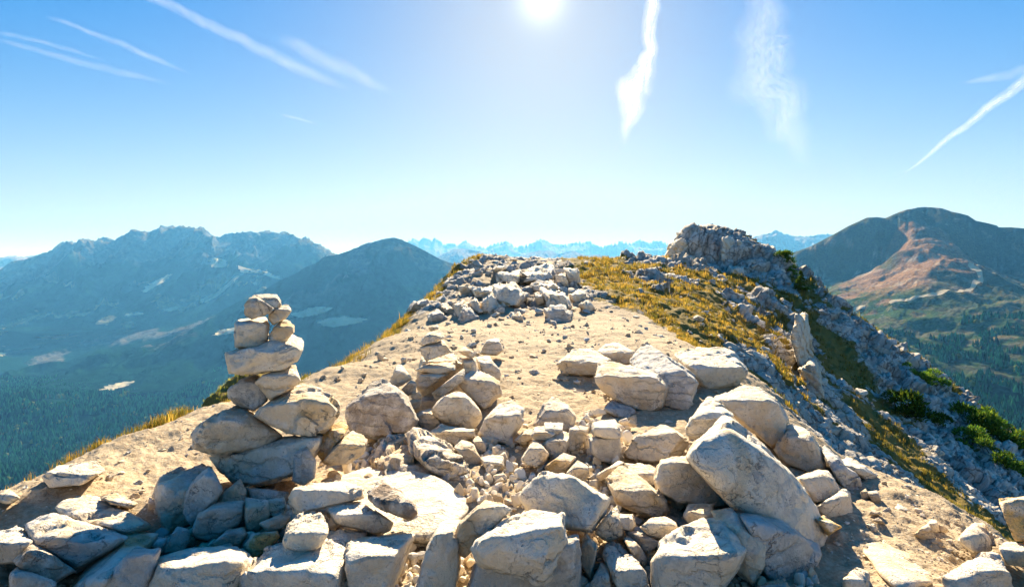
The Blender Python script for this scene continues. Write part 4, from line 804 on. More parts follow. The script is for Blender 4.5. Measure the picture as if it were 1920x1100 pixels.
rk('broken rib of rock at the lower right corner', 'n', .4, [(1770,1080),(1840,1038),(1869,1038),(1905,1135),(1775,1135)], 1.86, .35, strata=.7, group='rocks on the right rim')
rk('small upright stone in the dirt of the right rim', 'c', .35, [(1715,1002),(1741,978),(1755,1016),(1727,1016)], 2.35, .14, group='rocks on the right rim')
rk('little dark stone behind the small upright stone', 'n', .3, [(1738,982),(1746,972),(1757,974),(1762,996),(1748,1000)], 2.45, .1, group='rocks on the right rim')
rk('tiny tan stone beside a reddish one below the pale oblong rock', 't', .3, [(1612,922),(1623,915),(1632,933),(1617,941)], 2.75, .1, group='rocks on the right rim')
rk('reddish brown stone below the pale oblong rock', 'd', .3, [(1626,921),(1645,918),(1652,938),(1638,945)], 2.7, .12, group='rocks on the right rim')
rk('small pale stone at the bottom edge right of the bluish boulder', 'c', .35, [(1578,1085),(1605,1066),(1628,1076),(1630,1125),(1582,1125)], 1.82, .18, group='rocks on the right rim')
rk('half hidden stone at the bottom edge below the bluish boulder', 'g', .4, [(1420,1100),(1470,1083),(1483,1112),(1470,1130),(1425,1130)], 1.78, .16, group='rocks on the right rim')
# -- outcrop across the middle distance
OC = 'jointed bedrock blocks of the middle outcrop'
for lab, ti, tp, o_, Y_, T_ in [
  ('dark low block at the left end of the middle outcrop', 'g', .25, [(802,594),(817,581),(848,597),(842,609),(803,610)], 12.2, 1.0),
  ('small block leaning behind the dark left block of the outcrop', 'n', .3, [(826,574),(840,569),(854,583),(848,599)], 12.8, .8),
  ('tall narrow block left of the grey triangular block', 'n', .2, [(852,572),(870,564),(876,575),(862,606),(852,596)], 12.3, .8),
  ('grey triangular block at the foot of the outcrop', 'g', .15, [(859,612),(870,570),(880,571),(899,594),(895,609)], 11.9, 1.0),
  ('curved block above the grey triangular one', 'n', .2, [(878,572),(893,558),(908,585),(897,588)], 12.6, .9),
  ('large pale rounded slab on the left of the outcrop', 'w', .15, [(902,568),(923,549),(942,580),(909,589)], 12.9, 1.0),
  ('broad fractured slab in the upper middle of the outcrop', 'w', .22, [(925,536),(957,532),(985,556),(974,574),(940,581),(928,558)], 13.6, 1.4),
  ('block with rounded shoulder at the upper left of the outcrop', 'w', .25, [(886,544),(927,538),(921,554),(893,558)], 14.4, 1.2),
  ('long flat ledge along the top left of the outcrop', 'w', .25, [(930,512),(975,509),(975,530),(937,531)], 17.5, 1.6),
  ('wide cracked ledge along the top middle of the outcrop', 'w', .3, [(977,510),(1034,499),(1042,524),(1000,531),(980,529)], 17.8, 1.8),
  ('tilted slab under the wide cracked ledge', 'w', .3, [(992,528),(1028,528),(1050,540),(1030,548),(1000,545)], 16.0, 1.2),
  ('small rounded block at the lower middle of the outcrop', 'n', .2, [(952,594),(974,579),(989,607),(982,613),(958,613)], 11.9, .9),
  ('narrow block right of the gap in the outcrop', 'n', .2, [(1003,549),(1017,549),(1021,568),(1006,574)], 13.8, .9),
  ('big leaning slab right of the gap in the outcrop', 'w', .2, [(1016,543),(1058,549),(1072,578),(1040,588),(1022,574)], 13.5, 1.3),
  ('cluster block with vertical joints at the right foot of the outcrop', 'g', .15, [(1020,616),(1023,580),(1047,569),(1071,586),(1075,602),(1040,616)], 11.8, 1.1),
  ('pale upright block at the upper right of the outcrop', 'w', .2, [(1058,503),(1084,508),(1088,533),(1066,534)], 17.0, 1.4),
  ('low pale block at the right end of the outcrop', 'w', .25, [(1086,574),(1100,562),(1115,577),(1104,588)], 13.0, .9),
  ('mid sized block on the right slope of the outcrop', 'w', .25, [(1068,552),(1090,542),(1106,558),(1094,572),(1074,570)], 14.4, 1.1),
  ('flat white stone lying at the left crest of the outcrop', 'w', .4, [(923,504),(940,496),(951,503),(930,510)], 19.0, 1.0),
  ('grey upright stone between the ledges on the outcrop', 'n', .2, [(1043,517),(1060,512),(1066,538),(1048,541)], 16.5, 1.1),
  ('dark crag block at the left rim of the outcrop', 'g', .2, [(766,584),(776,566),(800,564),(808,574),(780,586)], 14.6, 1.2),
  ('upper crag block on the left rim below the grass', 'g', .25, [(829,534),(846,520),(862,522),(850,538),(834,543)], 18.5, 1.4)]:
    rk(lab, ti, tp, o_, Y_, T_ * 1.7, back=1.05, group=OC, name='outcrop_rock', cat='outcrop rock', strata=.8, axis=(.9,.1,.35), pw=110, lvl=5, rough=1.5, chips=8)
CG = 'bedrock blocks of the crag and the right flank'
for lab, ti, tp, o_, Y_, T_ in [
  ('topmost block on the summit of the right crag', 'n', .2, [(1285,444),(1300,425),(1332,421),(1348,430),(1340,452),(1300,462)], 34.0, 3.0),
  ('rounded shoulder block at the left of the crag summit', 'n', .2, [(1240,490),(1255,462),(1284,441),(1292,462),(1272,488)], 32.0, 3.0),
  ('smooth upright face in the middle of the crag', 'w', .12, [(1350,490),(1355,448),(1372,440),(1384,460),(1382,494)], 31.5, 2.0),
  ('wide wall of pale rock at the right of the crag', 'n', .15, [(1383,495),(1382,452),(1400,443),(1424,470),(1436,500),(1432,516),(1400,506)], 32.0, 2.5),
  ('right hand buttress of the crag with shrubs on it', 'n', .2, [(1421,470),(1426,460),(1452,462),(1458,488),(1450,506),(1436,500)], 33.0, 2.5),
  ('square block standing below the crag wall', 'w', .15, [(1366,532),(1368,500),(1394,500),(1398,520),(1396,532)], 28.5, 1.6),
  ('low ledge of rock left below the crag', 'n', .3, [(1228,494),(1262,478),(1300,482),(1306,496),(1262,506)], 30.5, 2.0),
  ('pale pinnacle standing on the right flank', 'w', .12, [(1484,640),(1492,598),(1504,586),(1514,598),(1520,640),(1528,690),(1500,694)], 17.0, 1.6),
  ('lower half of the pale pinnacle rib', 'n', .15, [(1500,695),(1528,672),(1545,735),(1540,760),(1512,750)], 15.0, 1.5),
  ('outer rock rib along the skyline of the right flank', 'n', .35, [(1652,650),(1690,668),(1744,722),(1752,752),(1720,740),(1672,690)], 25.0, 2.5)]:
    rk(lab, ti, tp, o_, Y_, T_, group=CG, name='outcrop_rock', cat='outcrop rock', strata=.9, axis=(.8,.1,.6), pw=80, lvl=6, rough=2.0, chips=5)
# ================================================================== RUBBLE, GRAVEL, GRASS, SHRUBS, SKY MARKS
TB = np.array([(a[0] - 3, a[1] + 3, a[2], a[3]) for a in TRACED])
def small_rock(name, label, group, u, v, px, tint, seed, cat='stone', flat=0.7, sink=0.3):
    h_ = hit([u], [v])
    if np.isnan(h_[0, 0]): return None
    g = ground_point(h_[:1, 0], h_[:1, 1])[0]; Y = g[1]; s = px / F * Y / 2; r = np.random.default_rng(seed)
    q = r.normal(size=(9, 3)); q /= np.linalg.norm(q, axis=1)[:, None]; q *= s * np.array((r.uniform(.85, 1.25), r.uniform(.8, 1.2), flat * r.uniform(.8, 1.2))); a = r.uniform(0, 6.28)
    q = q @ np.array(((math.cos(a), math.sin(a), 0), (-math.sin(a), math.cos(a), 0), (0, 0, 1)))
    q = q + np.array((g[0], g[1], g[2] + s * flat * (1 - 2 * sink) * .8))
    o = rock_mesh(name, q, seed, 4 if px > 12 else 3, chips=3, pw=70)
    o.color = (*TINT[tint], 1); return tag(o, label, cat, group)
rs = np.random.default_rng(41)
def rubble(n, label, group, u0, u1, v0, v1, p0, p1, tints, test=None, name='stone', seed=0):
    k = 0; tries = 0
    while k < n and tries < n * 40:
        tries += 1; u = rs.uniform(u0, u1); v = rs.uniform(v0, v1)
        if test and not test(u, v): continue
        px = p0 + (p1 - p0) * rs.random() ** 1.8
        if small_rock(name, label, group, u, v, px, tints[rs.integers(len(tints))], 5000 + seed * 1000 + tries): k += 1
def inside(poly):
    pl = np.array(poly, float)
    def f(u, v):
        c = False; j = len(pl) - 1
        for i in range(len(pl)):
            if (pl[i, 1] > v) != (pl[j, 1] > v) and u < (pl[j, 0] - pl[i, 0]) * (v - pl[i, 1]) / (pl[j, 1] - pl[i, 1]) + pl[i, 0]: c = not c
            j = i
        return c
    return f
rubble(44, 'small tan rubble stone filling the gaps in the centre of the heap', 'rubble between the central rocks', 840, 1180, 830, 1010, 12, 36, 'ctcn', inside([(850,860),(900,830),(980,840),(1120,880),(1180,980),(1120,1005),(960,960),(880,930)]), seed=1)
rubble(40, 'small stone filling the gaps at the bottom middle of the heap', 'rubble at the bottom of the heap', 820, 1260, 970, 1095, 16, 44, 'cntw', seed=2)
rubble(30, 'small shaded stone filling the gaps below the tall cairn', 'rubble below the cairn', 290, 560, 905, 1060, 14, 36, 'gndn', inside([(300,1000),(420,900),(560,910),(560,1010),(470,1040),(380,1045),(310,1060)]), seed=3)
rubble(26, 'small pale stone between the stacked rocks behind the heap', 'rubble behind the heap', 640, 1120, 770, 870, 8, 24, 'ctn', seed=4)
rubble(22, 'small stone lying loose on the dirt left of the small broken cairn', 'loose stones on the left dirt slope', 560, 900, 600, 740, 7, 30, 'nnct', inside([(600,712),(700,660),(800,600),(900,640),(900,700),(760,690),(650,740)]), seed=5)
rubble(14, 'small stone lying loose on the dirt by the left rim', 'loose stones near the left rim', 60, 380, 800, 980, 8, 26, 'cnt', inside([(80,930),(200,860),(360,800),(360,860),(280,960),(150,940)]), seed=6)
rubble(16, 'small stone lying on the dirt path beyond the heap', 'loose stones on the path', 900, 1240, 610, 780, 6, 20, 'ctn', inside([(950,620),(1180,600),(1240,650),(1100,660),(1040,740),(960,740)]), seed=7)
rubble(18, 'small stone lying on the dirt of the lower right rim', 'loose stones on the right dirt', 1560, 1900, 900, 1095, 8, 28, 'ctnd', inside([(1620,920),(1800,960),(1870,1020),(1800,1095),(1700,1010),(1600,990),(1570,1050)]), seed=8)
rubble(16, 'small stone at the foot of the middle outcrop', 'scree below the outcrop', 780, 1180, 585, 640, 6, 20, 'nwgc', seed=9)
rubble(16, 'small shaded stone squeezed between the rocks at the lower right', 'rubble on the lower right', 1100, 1560, 860, 1095, 14, 34, 'nctg', inside([(1130,880),(1240,860),(1400,950),(1540,1050),(1450,1095),(1180,1000)]), seed=10)
rubble(70, 'small pale rock poking out of the grass on the slope below the crag', 'rocks in the grass below the crag', 1180, 1480, 500, 720, 8, 26, 'wngw', name='rock', seed=11)
rubble(50, 'small grey rock scattered over the steep right flank', 'rocks on the steep right flank', 1440, 1900, 560, 960, 8, 30, 'gngw', name='rock', seed=12)
rubble(22, 'medium block wedged between the bigger rocks in the lower middle', 'blocks wedged in the lower heap', 560, 1240, 900, 1090, 40, 74, 'nwct', seed=13)
rubble(20, 'medium block half hidden between the rocks behind the front row', 'blocks wedged in the upper heap', 660, 1300, 775, 905, 26, 50, 'nwct', seed=14)
rubble(10, 'medium grey block wedged between the big rocks at the lower right', 'blocks wedged in the right heap', 1180, 1540, 880, 1090, 36, 64, 'gnwn', inside([(1180,930),(1300,880),(1400,950),(1540,1050),(1450,1095),(1200,1090)]), seed=15)
rubble(10, 'medium shaded block wedged between the rocks at the lower left', 'blocks wedged in the left heap', 120, 560, 930, 1095, 36, 64, 'gnnw', inside([(130,1060),(300,930),(540,920),(540,1040),(470,1095),(130,1095)]), seed=16)
rubble(30, 'jagged little block in the broken rock of the middle outcrop', 'small blocks of the middle outcrop', 830, 1120, 492, 612, 14, 44, 'wngw', name='outcrop_rock', seed=17)
def heap_rubble(n, seed):
    r = np.random.default_rng(seed); B, Fc = ico(3); m = len(B); t1 = inside([(640,880),(700,800),(800,770),(950,830),(1110,780),(1300,840),(1420,960),(1540,1060),(1500,1110),(120,1110),(280,990),(300,900),(420,900),(560,920)])
    V = []; col = []; k = 0; pal = np.array([TINT[c] for c in 'ntcwg']) * 0.92
    while k < n:
        u, v = r.uniform(120, 1560), r.uniform(780, 1105)
        if not t1(u, v): continue
        Y = pile_Y(v); g = ground_point([(u - CU) / F * Y], [Y])[0]; s = (6 + 18 * r.random() ** 2) / F * Y * 0.5
        d = B; nn = r.normal(size=(12, 3)); nn /= np.linalg.norm(nn, axis=1)[:, None]; h = r.uniform(0.45, 0.85, 12)
        rad = np.minimum(1.05, 1 / np.maximum((d @ nn.T / h).max(1), 0.3)); a = r.uniform(0, 6.28)
        q = d * rad[:, None] * s * r.uniform(.7, 1.5, 3); q = q @ np.array(((math.cos(a), math.sin(a), 0), (-math.sin(a), math.cos(a), 0), (0, 0, 1)))
        V.append(q + g + (0, 0, s * r.uniform(0.0, 1.2))); col.append(np.broadcast_to(pal[r.integers(5)] * r.uniform(.8, 1.1), (m, 3))); k += 1
    tag(mesh_obj('rubble', np.concatenate(V), (Fc[None] + (np.arange(n) * m)[:, None, None]).reshape(-1, 3), M_GRAVEL, smooth=False, attrs={'col': np.concatenate(col)}), 'broken angular chips packed between the rocks of the heap', 'rubble', kind='stuff')
def gravel(n, seed):
    r = np.random.default_rng(seed); v = np.interp(r.random(n), [0, .25, .6, 1], [592, 660, 800, 1100]); u = r.uniform(-40, 1900, n); Y = np.interp(v, PILE[:, 0], PILE[:, 1]); x = (u - CU) / F * Y
    rim = np.interp(Y, [1.5, 3, 3.8, 4.8, 6.5, 8.8, 14, 20], [-3, -2.88, -2.88, -2.83, -2.34, -2.29, -2.52, -2.2]); k = (x > rim + 0.1) & (x < 2.65 + 0.02 * Y)
    cl = fbm(np.c_[x, Y, 0 * x] * 1.5, 3, 201); k &= r.random(n) < 0.30 + 1.1 * np.clip(cl + 0.2, 0, 1)
    x, Y = x[k], Y[k]; g = ground_point(x, Y); n = len(x); B, Fc = ico(2); m = len(B)
    px = 0.9 + 6 * r.random(n) ** 10; s = px / F * Y; s = np.clip(s, 0.004, 0.045)
    sc = s[:, None] * r.uniform(0.6, 1.4, (n, 3)) * (1, 1, 0.65); a = r.uniform(0, 6.28, n)
    bump = 1 + 0.28 * r.normal(size=(24, m)); W = B[None] * bump[r.integers(24, size=n)][:, :, None] * sc[:, None, :]
    X = W[..., 0] * np.cos(a)[:, None] - W[..., 1] * np.sin(a)[:, None]; Yr_ = W[..., 0] * np.sin(a)[:, None] + W[..., 1] * np.cos(a)[:, None]
    V = np.stack([X, Yr_, W[..., 2]], -1) + g[:, None, :] + np.array((0, 0, 1)) * (s * 0.15)[:, None, None]
    pal = np.array([(0.52, 0.42, 0.29), (0.58, 0.50, 0.38), (0.44, 0.34, 0.22), (0.38, 0.29, 0.19), (0.66, 0.59, 0.48)])
    col = np.repeat((pal[r.integers(5, size=n)] * r.uniform(.8, 1.15, (n, 1)))[:, None], m, 1).reshape(-1, 3)
    tag(mesh_obj('gravel', V.reshape(-1, 3), (Fc[None] + (np.arange(n) * m)[:, None, None]).reshape(-1, 3), M_GRAVEL, smooth=False, attrs={'col': col}), 'fine gravel and chips strewn over the pale dirt of the ridge', 'gravel', kind='stuff')
k = N('gravel_chips'); M_GRAVEL = k.done(k.diffuse(k.attr('col', 'Color'), None, 0.95, 0.1))
gravel(13000, 77)
heap_rubble(2800, 78)
# ---- grass
def grass(name, label, pts, size, blades, seed, lean=0.5, pal=None, wid=0.035):
    """tufts of bent tapering blades"""
    r = np.random.default_rng(seed); n = len(pts) * blades; c = np.repeat(pts, blades, 0); s = np.repeat(size, blades) * r.uniform(0.5, 1.2, n)
    c = c + np.c_[r.normal(0, 1, (n, 2)) * (np.repeat(size, blades) * 0.30)[:, None], np.zeros(n)]
    a = r.uniform(0, 6.28, n); out = np.c_[np.cos(a), np.sin(a), np.zeros(n)]; side = np.c_[-np.sin(a), np.cos(a), np.zeros(n)]
    b_ = r.uniform(0.1, 1.0, n)[:, None] * lean; up = np.array((0, 0, 1.0)); w = (s * wid)[:, None]; S = s[:, None]
    p0 = c - up * S * 0.08; p1 = c + (up * 0.55 + out * 0.22 * b_) * S; p2 = c + (up * (0.95 - 0.3 * b_) + out * 0.85 * b_) * S
    V = np.stack([p0 - side * w, p0 + side * w, p1 - side * w * .7, p1 + side * w * .7, p2], 1)
    Fc = (np.array([(0, 1, 3), (0, 3, 2), (2, 3, 4)])[None] + (np.arange(n) * 5)[:, None, None]).reshape(-1, 3)
    pal = np.array(pal); ti = np.repeat(r.integers(len(pal), size=len(pts)), blades); col = pal[ti] * r.uniform(0.7, 1.3, (n, 1)); col = np.repeat(col[:, None], 5, 1)
    tag(mesh_obj(name, V.reshape(-1, 3), Fc, M_GRASS, smooth=False, attrs={'col': col.reshape(-1, 3)}), label, 'grass', kind='stuff')
GOLD = [(0.42, 0.27, 0.055), (0.46, 0.31, 0.08), (0.34, 0.23, 0.045), (0.26, 0.20, 0.05), (0.17, 0.16, 0.04), (0.13, 0.10, 0.03), (0.11, 0.11, 0.03)]
OLIVE = [(0.30, 0.22, 0.05), (0.20, 0.17, 0.04), (0.12, 0.12, 0.03), (0.09, 0.10, 0.03), (0.24, 0.17, 0.04)]
r2 = np.random.default_rng(9)
# left rim fringe
n = 5200; Y = np.geomspace(2.3, 16, n) * r2.uniform(.97, 1.03, n); rimx = np.interp(Y, [1.5, 3, 3.8, 4.8, 6.5, 8.8, 14, 20], [-3, -2.88, -2.88, -2.83, -2.34, -2.29, -2.52, -2.2]); x = rimx + r2.normal(-0.12, 0.16, n) * np.clip(Y / 4, .7, 2.2) - 0.05
g = ground_point(x, Y); m1 = masks(g[:, 0], g[:, 1])[4]; cn = fbm(g * 2.2, 3, 333); kk = r2.random(n) < m1 * np.clip(0.55 + 1.6 * cn, 0.06, 1)
grass('grass', 'fringe of dry yellow grass along the left rim of the ridge', g[kk], (0.022 + 0.0055 * Y[kk]) * r2.uniform(0.4, 1.7, kk.sum()) * np.clip(1 + 1.2 * cn[kk], .6, 1.6), 11, 3, pal=GOLD, wid=0.03, lean=0.9)
# lit shoulder below the left rim
n = 2600; x = r2.normal(-6.3, 1.1, n); Y = r2.normal(11.8, 2.2, n); g = ground_point(x, Y)
grass('grass', 'yellow green grass on the lower shoulder left of the cairn', g, r2.uniform(0.03, 0.075, n), 9, 5, pal=[(0.36, 0.36, 0.07), (0.42, 0.38, 0.09), (0.28, 0.29, 0.05)])
# outcrop and right flank, sampled evenly over what is seen
def flank_grass(n, name, label, u0, u1, v0, v1, pal, seed, smin, smax, lit=None):
    r = np.random.default_rng(seed); Yl = Yg[(Yg > 6)]; ii = r.integers(NR - len(Yl), NR - 1, n * 6); uu = r.uniform(u0, u1, n * 6); jj = np.clip(((uu - ug[0]) / (ug[1] - ug[0])).astype(int), 0, NC - 2)
    gx = GROUND_XYZ[ii, jj]; gm = m_grass.reshape(NR, NC)[ii, jj]; rm_ = m_rock.reshape(NR, NC)[ii, jj]
    vv = CV - F * gx[:, 2] / gx[:, 1]; ok = (gm > 0.5) & (rm_ < 0.5) & (vv > v0) & (vv < v1) & (fbm(gx * 1.1, 4, seed) > -0.08)
    gx = gx[ok][:n]; grass(name, label, gx, np.clip(gx[:, 1] * 0.0068, 0.06, 0.22) * r.uniform(smin, smax, len(gx)), 9, seed, pal=pal, lean=0.9, wid=0.05)
flank_grass(9000, 'grass', 'golden tufted grass on the slope between the outcrop and the crag', 1085, 1520, 480, 800, GOLD, 21, 0.6, 1.3)
flank_grass(6500, 'grass', 'olive and straw coloured grass on the steep right flank', 1440, 1930, 520, 1050, OLIVE, 22, 0.6, 1.3)
flank_grass(2600, 'grass', 'tufts of golden grass at the left side of the middle outcrop', 740, 1000, 475, 620, GOLD, 23, 0.7, 1.4)
# ---- dwarf pines and a little spruce
def needles(centers, rad, n, seed, pal, length=0.10):
    r = np.random.default_rng(seed); V = []; col = []
    ci = r.integers(len(centers), size=n); c = centers[ci]; rd = rad[ci]
    d = r.normal(size=(n, 3)); d /= np.linalg.norm(d, axis=1)[:, None]; d[:, 2] = np.abs(d[:, 2]) * 0.9 - 0.15
    p = c + d * (rd * r.uniform(0.55, 1.05, n))[:, None]; L = (rd * length * 3 * r.uniform(0.6, 1.4, n))[:, None]
    dir_ = d + np.array((0, 0, 0.7)) + r.normal(0, .35, (n, 3)); dir_ /= np.linalg.norm(dir_, axis=1)[:, None]; sd_ = np.cross(dir_, r.normal(size=(n, 3))); sd_ /= np.linalg.norm(sd_, axis=1)[:, None]
    V = np.stack([p - sd_ * L * .28, p + sd_ * L * .28, p + dir_ * L], 1); pal = np.array(pal); cc = pal[r.integers(len(pal), size=n)] * r.uniform(.6, 1.3, (n, 1))
    return V.reshape(-1, 3), np.arange(3 * n).reshape(n, 3), np.repeat(cc[:, None], 3, 1).reshape(-1, 3)
def shrub(label, u, v, wpx, hpx, seed, group='dwarf pines on the right flank', bright=1.0, y=None):
    h_ = hit([u], [v + hpx * 0.4])
    if np.isnan(h_[0, 0]): return
    b = ground_point(h_[:1, 0], h_[:1, 1])[0]; s = b[1] / F; W, H = wpx * s, hpx * s; r = np.random.default_rng(seed); root = empty('dwarf_pine', b); tag(root, label, 'shrub', group)
    k = max(7, int(wpx / 6)); c = np.c_[r.uniform(-.5, .5, k) * W, r.uniform(-.35, .35, k) * W, r.uniform(0.15, 0.75, k) * H]; c[:, 2] -= np.abs(c[:, 0]) / W * H * 0.5
    gz = ground_point(b[0] + c[:, 0], b[1] + c[:, 1])[:, 2] - b[2]; c[:, 2] += np.clip(gz, -H * 2, H * 2)
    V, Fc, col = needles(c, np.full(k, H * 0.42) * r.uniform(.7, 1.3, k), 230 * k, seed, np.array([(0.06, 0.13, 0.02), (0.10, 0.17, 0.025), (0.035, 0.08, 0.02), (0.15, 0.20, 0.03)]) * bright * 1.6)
    mesh_obj('foliage', V, Fc, M_NEEDLE, parent=root, smooth=False, attrs={'col': col})
    VV = []; FF = []
    for q in c[:8]:
        i0 = len(VV); t = np.array((q[0], q[1], q[2])); w_ = H * 0.035
        base = np.array((q[0] * .4, q[1] * .4, -H * .1))
        for a in range(4): VV.append(base + w_ * np.array((math.cos(a * 1.57), math.sin(a * 1.57), 0)))
        for a in range(4): VV.append(t + .4 * w_ * np.array((math.cos(a * 1.57), math.sin(a * 1.57), 0)))
        for a in range(4): FF.append((i0 + a, i0 + (a + 1) % 4, i0 + 4 + (a + 1) % 4, i0 + 4 + a))
    mesh_obj('stem', np.array(VV), FF, M_BARK, parent=root)
shrub('sunlit dwarf pine at the top right of the right flank', 1745, 712, 56, 30, 301, bright=1.2)
shrub('small green dwarf pine below the topmost one on the right flank', 1712, 706, 26, 16, 302, bright=1.2)
shrub('long dark green dwarf pine belt along the skyline of the flank', 1850, 792, 100, 46, 303, bright=.9)
shrub('dense dwarf pine mat at the end of the skyline belt', 1902, 832, 60, 44, 304, bright=.8)
shrub('bright dwarf pine in the middle of the lower right flank', 1812, 822, 62, 32, 305, bright=1.1)
shrub('dwarf pine cushion at the right edge below the belt', 1890, 880, 70, 40, 306, bright=.9)
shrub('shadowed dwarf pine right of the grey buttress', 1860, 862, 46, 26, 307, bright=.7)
shrub('dark dwarf pine on top of the crag buttress', 1436, 457, 34, 10, 308, bright=.8)
shrub('dark dwarf pine below the crag on its right shoulder', 1468, 490, 18, 22, 309, bright=.8)
shrub('low juniper like shrub beside the little spruce', 1484, 507, 16, 12, 310, bright=1.2)
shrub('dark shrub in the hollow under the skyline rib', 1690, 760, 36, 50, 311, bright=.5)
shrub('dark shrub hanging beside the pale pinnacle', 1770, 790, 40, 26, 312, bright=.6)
def spruce(label, u, v, hpx, seed):
    h_ = hit([u], [v]); 
    if np.isnan(h_[0, 0]): return
    b = ground_point(h_[:1, 0], h_[:1, 1])[0]; H = hpx * b[1] / F; r = np.random.default_rng(seed); root = empty('spruce_tree', b); tag(root, label, 'tree')
    k = 46; t = r.uniform(0.06, 1, k); a = r.uniform(0, 6.28, k); rad = (1 - t) * 0.34 * H * r.uniform(.4, 1, k) ; c = np.c_[np.cos(a) * rad, np.sin(a) * rad, t * H]
    V, Fc, col = needles(c, H * (0.05 + 0.09 * (1 - t)), 5200, seed, [(0.10, 0.16, 0.03), (0.14, 0.20, 0.035), (0.06, 0.11, 0.025)], 0.16)
    mesh_obj('crown', V, Fc, M_NEEDLE, parent=root, smooth=False, attrs={'col': col})
    th = np.arange(6) * 1.047; ring = np.c_[np.cos(th), np.sin(th), 0 * th]; VV = np.r_[ring * H * .03 + (0, 0, -H * .1), ring * H * .006 + (0, 0, H * .95)]
    mesh_obj('trunk', VV, [(i, (i + 1) % 6, 6 + (i + 1) % 6, 6 + i) for i in range(6)], M_BARK, parent=root)
spruce('little sunlit spruce tree standing on the shoulder right of the crag', 1502, 546, 40, 401)
# ---- painted trail blaze on the outcrop
ledge = [o for o in C.objects if o.get('label') == 'long flat ledge along the top left of the outcrop'][0]; lb = bvh_of(ledge); lo_ = np.array(ledge.location)
def blaze(u, v, wpx, hpx, mat, label):
    n = 5; V = []
    for j in np.linspace(-.5, .5, n):
        for i in np.linspace(-.5, .5, n):
            d = Vector(((u + i * wpx * (1 - abs(j) * .5) - CU) / F, 1, (CV - v - j * hpx) / F)).normalized(); h_ = lb.ray_cast(Vector(-lo_), d)
            if h_[0] is None: return
            V.append(np.array(h_[0]) - np.array(d) * 0.012)
    o = mesh_obj('paint_mark', V, grid_faces(n, n), mat, parent=ledge); o['label'] = label
kb = N('blue_paint'); MB_ = kb.done(kb.diffuse((0.05, 0.22, 0.55))); ky = N('yellow_paint'); MY_ = ky.done(ky.diffuse((0.7, 0.55, 0.08)))
blaze(971, 513, 6, 3, MB_, 'small blue painted trail mark'); blaze(971, 516.2, 6, 2.4, MY_, 'small yellow painted trail mark')
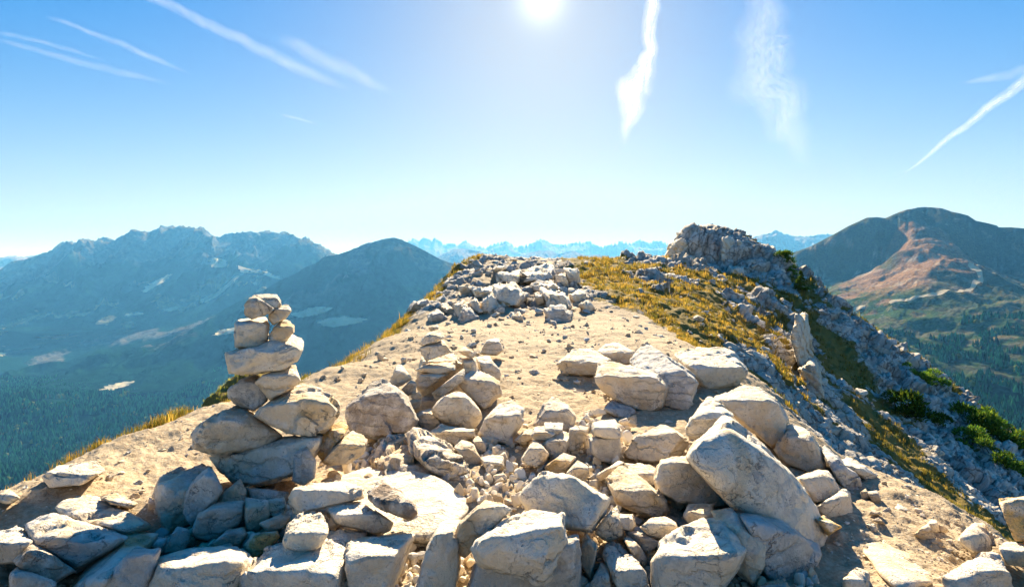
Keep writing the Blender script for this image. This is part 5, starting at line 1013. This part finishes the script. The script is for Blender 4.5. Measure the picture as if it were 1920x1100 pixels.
# ---- contrails and the wisp of cloud, high above the haze
def sky_strip(name, label, cat, line, dens, seed, alt=3200.0, streak=(6, 1.2), group=None):
    L = np.array(line, float); s = np.r_[0, np.cumsum(np.hypot(np.diff(L[:, 0]), np.diff(L[:, 1])))]; n = 110; t = np.linspace(0, s[-1], n)
    u = np.interp(t, s, L[:, 0]); v = np.interp(t, s, L[:, 1]); wd = np.interp(t, s, L[:, 2]); r = np.random.default_rng(seed)
    wob = fbm(np.c_[t / 60, 0 * t, 0 * t], 4, seed) * wd * 0.25; tu = np.gradient(u); tv = np.gradient(v); ln = np.hypot(tu, tv); m = 17; A = np.linspace(0, 2 * np.pi, 2 * m, endpoint=False); rows = []; uv = []
    for a in A:
        e = np.cos(a); uu = u - tv / ln * (wd / 2 * e + wob); vv = v + tu / ln * (wd / 2 * e + wob); Yd = alt * F / (CV - vv)
        rows.append(np.c_[(uu - CU) / F * Yd, Yd, np.full(n, alt) + np.sin(a) * wd / F * Yd * 0.10]); uv.append(np.c_[np.full(n, e), t / s[-1], np.zeros(n)])
    V = np.stack(rows, 0); k2 = len(A); Fc = []
    idx = np.arange(k2 * n).reshape(k2, n); nx = np.roll(idx, -1, 0)
    Fc = np.stack([idx[:, :-1], idx[:, 1:], nx[:, 1:], nx[:, :-1]], -1).reshape(-1, 4)
    k = N(name); at = k.n('Attribute', attribute_name='strip'); sx = k.n('SeparateXYZ'); k.l(at.outputs['Vector'], sx.inputs[0])
    ax = k.math('ABSOLUTE', sx.outputs[0]); side = k.ramp(ax, [(0.0, 1.0), (0.45, 0.6), (1.0, 0.0)]); ends = k.math('MULTIPLY', k.ramp(sx.outputs[1], [(0.0, 0.0 if line[0][1] > 5 and line[0][0] < 1900 else 1.0), (0.15, 1.0)]), k.ramp(sx.outputs[1], [(0.75, 1.0), (1.0, 0.0)]))
    mp = k.n('Mapping'); k.l(at.outputs['Vector'], mp.inputs[0]); mp.inputs['Scale'].default_value = (streak[1], streak[0], 1); mp.inputs['Location'].default_value = (seed * 1.7, seed, 0)
    nz = k.math('MULTIPLY', k.ramp(k.noise(mp.outputs[0], 1.6, 8, 0.7, 1.2), [(0.28, 0.0), (0.70, 1.0)]), k.ramp(k.noise(mp.outputs[0], 5.0, 6, 0.7, 2.0), [(0.25, 0.35), (0.6, 1.0)])); al = k.math('MULTIPLY', k.math('MULTIPLY', side, ends), k.math('MULTIPLY', nz, dens * 0.62))
    tr = k.n('BsdfTransparent'); tl = k.n('BsdfTranslucent'); tl.inputs[0].default_value = (0.95, 0.97, 1, 1); df = k.n('BsdfDiffuse'); df.inputs[0].default_value = (0.95, 0.97, 1, 1); ms = k.n('MixShader'); ms.inputs[0].default_value = .6; k.l(df.outputs[0], ms.inputs[1]); k.l(tl.outputs[0], ms.inputs[2])
    mx = k.n('MixShader'); k.l(al, mx.inputs[0]); k.l(tr.outputs[0], mx.inputs[1]); k.l(ms.outputs[0], mx.inputs[2]); k.done(mx.outputs[0])
    o = mesh_obj(name, V.reshape(-1, 3), Fc, k.m); at_ = o.data.attributes.new('strip', 'FLOAT_VECTOR', 'POINT'); at_.data.foreach_set('vector', np.stack(uv, 0).reshape(-1).astype(np.float32))
    return tag(o, label, cat, group)
CG_ = 'contrails crossing the blue sky'
sky_strip('contrail', 'longest contrail slanting down across the upper left sky', 'contrail', [(250,-20,22),(330,15,22),(420,60,24),(500,97,26),(560,128,26),(610,152,20),(660,168,8)], .42, 3, group=CG_)
sky_strip('contrail', 'faint contrail just right of the longest one', 'contrail', [(520,70,24),(580,98,34),(640,127,34),(690,152,26),(740,172,8)], .30, 5, group=CG_)
sky_strip('contrail', 'thin short contrail in the upper left between two others', 'contrail', [(85,32,10),(150,52,10),(230,85,14),(290,110,14),(360,140,4)], .32, 7, group=CG_)
sky_strip('contrail', 'upper faint contrail starting at the left edge', 'contrail', [(-20,58,10),(60,74,10),(130,93,10),(200,115,4)], .2, 9, group=CG_)
sky_strip('contrail', 'lower long faint contrail starting at the left edge', 'contrail', [(-20,70,10),(60,92,12),(150,118,16),(240,138,16),(330,160,5)], .22, 11, group=CG_)
sky_strip('contrail', 'tiny faint contrail fragment low in the left sky', 'contrail', [(525,214,5),(555,222,7),(600,234,3)], .25, 13, group=CG_)
sky_strip('contrail', 'sharp white contrail rising to the right edge', 'contrail', [(1980,105,28),(1920,155,24),(1850,205,18),(1790,250,13),(1740,292,9),(1682,334,4)], .95, 15, group=CG_)
sky_strip('contrail', 'short faint streak above the sharp contrail at the right edge', 'contrail', [(1960,120,26),(1900,138,22),(1850,148,16),(1795,158,5)], .28, 17, group=CG_)
sky_strip('cloud', 'bright comet shaped wisp of cloud right of the sun', 'cloud', [(1232,-40,34),(1228,0,34),(1214,50,32),(1220,95,30),(1212,130,46),(1190,165,74),(1180,200,58),(1173,235,30),(1172,275,8)], 1.5, 19, streak=(3.4, 1.1))
sky_strip('cloud', 'broad faint veil of cloud in the right half of the sky', 'cloud', [(1440,-60,80),(1432,0,84),(1425,80,120),(1440,150,140),(1470,220,110),(1500,280,60),(1515,320,20)], .42, 21, streak=(4.5, 2.2))
